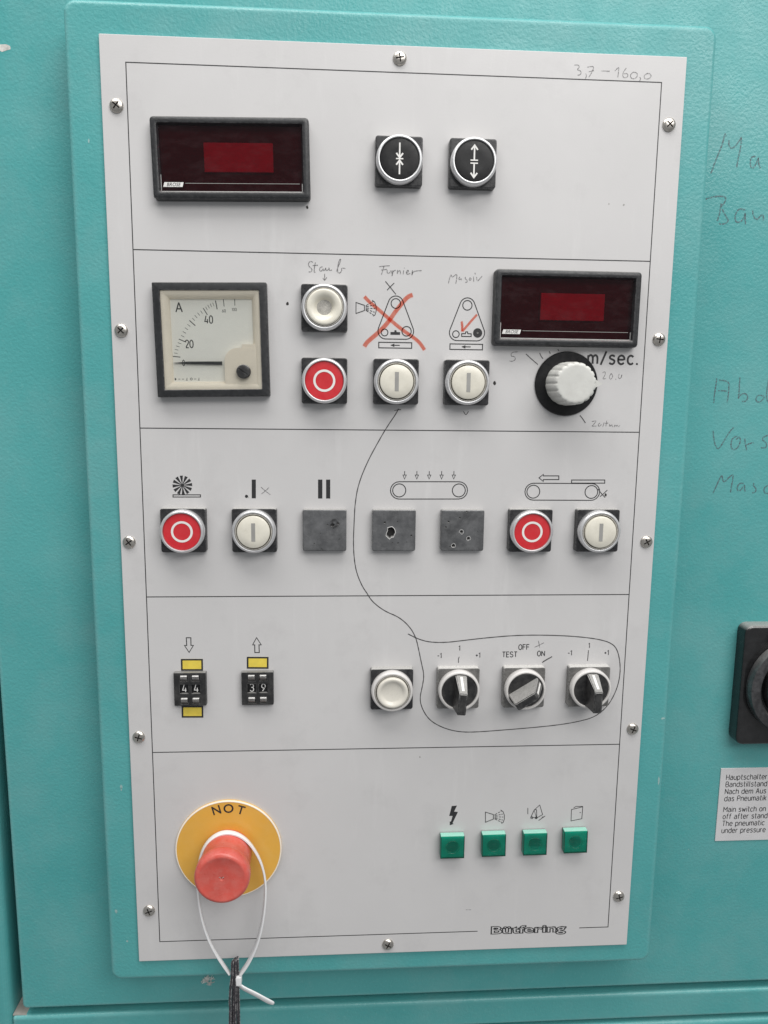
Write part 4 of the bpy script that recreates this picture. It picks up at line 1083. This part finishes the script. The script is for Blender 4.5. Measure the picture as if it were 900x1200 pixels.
# ------------------------------------------------------------------ green indicator lamps
def lamp(u, v, label, rot=0.0):
    t = thing('indicator_lamp', u, v, 0, label, 'indicator lamp', 'green indicator lamps', rot)
    MB().box(-8.6, -8.6, 8.6, 8.6, 0, 1.2, 0.1).build('lamp_base', 'black', t, 0)
    MB().box(-8.5, -8.5, 8.5, 8.5, 1.2, 5.3, 0.1).build('reflector', 'reflector', t, 0)
    MB().lathe([(4.6, 5.25), (4.4, 5.5), (3.0, 5.6), (.2, 5.65)], 24).build('bulb', 'bulb', t, 40)
    lens = MB().box(-8.9, -8.9, 8.9, 8.9, 1.25, 6.2, 0.5, 0.7)
    lens.f = [f for f in lens.f if not all(lens.v[k][2] < 1.3 for k in f)]
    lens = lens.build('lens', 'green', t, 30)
    rg = MB()
    for r in (5.2,):
        rg.lathe([(r, 6.22), (r - .1, 6.28), (r - .2, 6.28), (r - .3, 6.22)], 32, cap1=False)
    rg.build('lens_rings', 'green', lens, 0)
    MB().ribbon([(-8.6, 8.2), (-8.6, -8.6), (8.6, -8.6), (8.6, 8.2)], .5, 6.25).build('lens_edge', 'lens_edge', lens, 0)


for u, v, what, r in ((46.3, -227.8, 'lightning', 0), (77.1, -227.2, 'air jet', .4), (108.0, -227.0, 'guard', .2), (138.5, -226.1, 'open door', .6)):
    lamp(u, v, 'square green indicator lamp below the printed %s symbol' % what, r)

# ------------------------------------------------------------------ emergency stop
ES = (-117.3, -227.8)
es = thing('emergency_stop_button', ES[0], ES[1], 0, 'long red emergency stop button on a yellow disc', 'emergency stop')
dk = MB().lathe([(38.3, 0), (38.3, 1.3), (38.1, 1.6), (37.6, 1.95), (20, 2.0), (10, 2.0)], 96).build('yellow_disc', 'estop_yellow', es, 30)
MB().lathe([(38.32, .9), (38.25, 1.75), (37.75, 2.06), (37.4, 2.08), (37.3, 2.0)], 96, cap1=False).build('pale_rim', 'cream_case', dk, 50)
for ch, a, xs in (('N', 14.5, .95), ('O', -1, 1.0), ('T', -17, .95)):
    a = math.radians(90 + a); r = 29.2
    text_mb(ch, 6.8, .014, xs, n=2.06, at=(r * math.cos(a), r * math.sin(a)), rot=a - math.pi / 2).build('lettering', 'print', dk, 0)
cp = MB().lathe([(15.0, 1.8), (16.6, 3.0), (17.0, 5.0), (17.2, 16.0), (17.5, 24.5), (18.2, 26.0), (18.9, 27.6), (19.0, 29.5), (19.0, 32.8), (18.7, 34.4), (18.0, 35.5), (16.9, 36.1), (16.2, 36.2), (15.6, 36.15), (14.8, 35.9), (8.0, 35.6), (2.0, 35.5), (1.0, 35.4), (.7, 35.0), (.2, 34.9)], 72).build('mushroom_cap', 'estop_red', es, 50)
mk = MB()
for a in (210, 330):
    mk.ribbon([(0.4 * math.cos(math.radians(a)), .6), (2.0 * math.cos(math.radians(a)), 1.6)], .3, 35.6)
mk.build('centre_mark', 'dirt', cp, 0)

# ------------------------------------------------------------------ cable tie
def strap(path, wide, w, t):
    """rectangular strap swept along (u, v, n) points; wide: axis per point along which the strap is broad"""
    P = [Vector(p) for p in path]; rings = []
    for i, p in enumerate(P):
        d = (P[min(i + 1, len(P) - 1)] - P[max(i - 1, 0)]).normalized()
        a = Vector(wide[i]); a = (a - d * a.dot(d)).normalized(); b = d.cross(a)
        ww = w[i] if isinstance(w, list) else w
        rings.append([tuple(p + a * (sx * ww / 2) + b * (sy * t / 2)) for sx, sy in ((-1, -.6), (-.8, -1), (.8, -1), (1, -.6), (1, .6), (.8, 1), (-.8, 1), (-1, .6))])
    mb = MB().loft(rings, True, True)
    return mb


loop = smooth_pts([(-116.97, -319.21, 13.0), (-122.34, -310.39, 13.0), (-127.34, -301.35, 12.5), (-131.88, -291.22, 12.0), (-136.18, -276.97, 11.0), (-138.42, -262.87, 10.0), (-139.15, -248.53, 9.5), (-137.88, -235.47, 9.0), (-135.17, -224.41, 9.0), (-130.54, -216.34, 9.0), (-123.79, -211.01, 9.0), (-116.71, -209.43, 9.0), (-108.70, -211.63, 9.0), (-101.73, -217.58, 9.0), (-96.14, -226.31, 9.5), (-92.35, -235.48, 10.0), (-90.22, -247.11, 10.5), (-90.36, -261.46, 11.0), (-92.16, -276.99, 11.5), (-94.96, -290.28, 12.0), (-99.00, -302.43, 12.5), (-103.85, -312.28, 13.0), (-109.28, -319.80, 13.5)], 2)
ctie = thing('cable_tie', ES[0], -296, 10, 'white nylon cable tie looped around the red emergency stop button', 'cable tie')
off = lambda pts: [(p[0] - ES[0], p[1] + 296, p[2] - 10) for p in pts]
lp = off(loop)
wide = [Vector((0.25, -.1, 1)) for _ in lp]
strap(lp, wide, 4.2, 1.6).build('loop', 'tie', ctie, 40)
hd = off([(-110.26, -324.00, 14.0)])[0]
MB().box(hd[0] - 2.2, hd[1] - 3.6, hd[0] + 2.2, hd[1] + 3.8, hd[2] - 2.4, hd[2] + 2.4, .9, 1.2).build('lock_head', 'tie', ctie, 40)
tl = smooth_pts(off([(-110.54, -327.89, 14.0), (-105.99, -330.72, 15.0), (-100.46, -333.48, 15.5), (-95.00, -337.00, 15.5), (-90.25, -340.79, 15.0), (-87.21, -343.11, 14.5), (-84.97, -344.44, 14.0)]), 1)
strap(tl, [Vector((0, 1, .35)) for _ in tl], [4.4] * (len(tl) - 4) + [4.2, 3.6, 2.6, 1.4], 1.4).build('tail', 'tie', ctie, 40)

# ------------------------------------------------------------------ black strips hanging from the tie
hp = [(-112.77, -318.91)][0]
hs = thing('hanging_strip_bundle', hp[0], hp[1], 13, 'narrow bundle of scuffed glossy black strips hanging from the cable tie', 'black strips')
for i, (yaw, lean, wd, L_, du, dn) in enumerate(((64, 3.0, 9, 74, -1.0, 1.5), (82, 0.4, 10, 72, 0.4, -.6), (98, -2.2, 9, 70, 1.5, -2.2))):
    pl = []
    for k in range(11):
        a = math.pi * k / 10
        pl.append((wd * .26 * math.cos(a), 8.5 + wd * .26 * math.sin(a) + 0.6))
    rnd = random.Random(i + 2)
    left = [(-wd * (.26 + .26 * min(1, j / 4)) + rnd.uniform(-.7, .7), 8.5 - j * L_ / 9) for j in range(10)]
    right = [(wd * (.26 + .26 * min(1, j / 4)) + rnd.uniform(-.7, .7), 8.5 - j * L_ / 9) for j in range(9, -1, -1)]
    mb = MB().prism(pl + left[1:] + right[:-1], -1.0, 1.0)
    o = mb.build('strip', 'lacquer', hs, 30, (du, 0, dn))
    o.rotation_euler = (0, math.radians(lean), math.radians(yaw))

# ------------------------------------------------------------------ main switch and its sign on the door
ms = thing('main_switch', 309.4, -115.5, DOOR, 'large black rotary main switch on square plate above the text sign', 'switch')
MB().box(-41.6, -47.6, 41.6, 47.6, 0, 11.5, 2.2, 6).build('square_plate', 'switch_black', ms, 40)
MB().lathe([(37, 11), (37.8, 12.0), (37.8, 17.0), (37.1, 18.6), (35, 19.4), (30.5, 19.6), (28.7, 17.0), (28.2, 14.0), (5, 13.8)], 80).build('collar_ring', 'switch_grey', ms, 35)
MB().lathe([(26.5, 13.5), (26.5, 20), (25.5, 21.5), (23, 22), (2, 22)], 64).build('hub', 'switch_black', ms, 35)
MB().box(-8, -33, 8, 33, 15, 42, 2.5, 5).build('grip', 'switch_black', ms, 40)

sg = thing('text_sign', 264.0, -250.0, DOOR, 'pale grey sign with German and English lines below the main switch', 'sign')
MB().box(0, 0, 128, 62.2, 0.05, 0.8, .15).build('sign_plate', 'sign', sg, 0)
# only the words that the picture shows, the cut ones completed to their visible stem
for i, (x, line) in enumerate(((0, 'Hauptschalter'), (0, 'Bandstillstand'), (0, 'Nach dem Aus'), (0, 'das Pneumatik'), (0, 'Main switch on'), (0, 'off after stand'), (0, 'The pneumatic'), (0, 'under pressure'))):
    y = 62.2 - 9.6 - i * 6.05 - (3.3 if i > 3 else 0)
    engrave(line, 4.35, (4.8, y), 0.55, 0.86, 0.93, 'LEFT', 1.55, 0.03).build('sign_lettering', 'print', sg, 0)
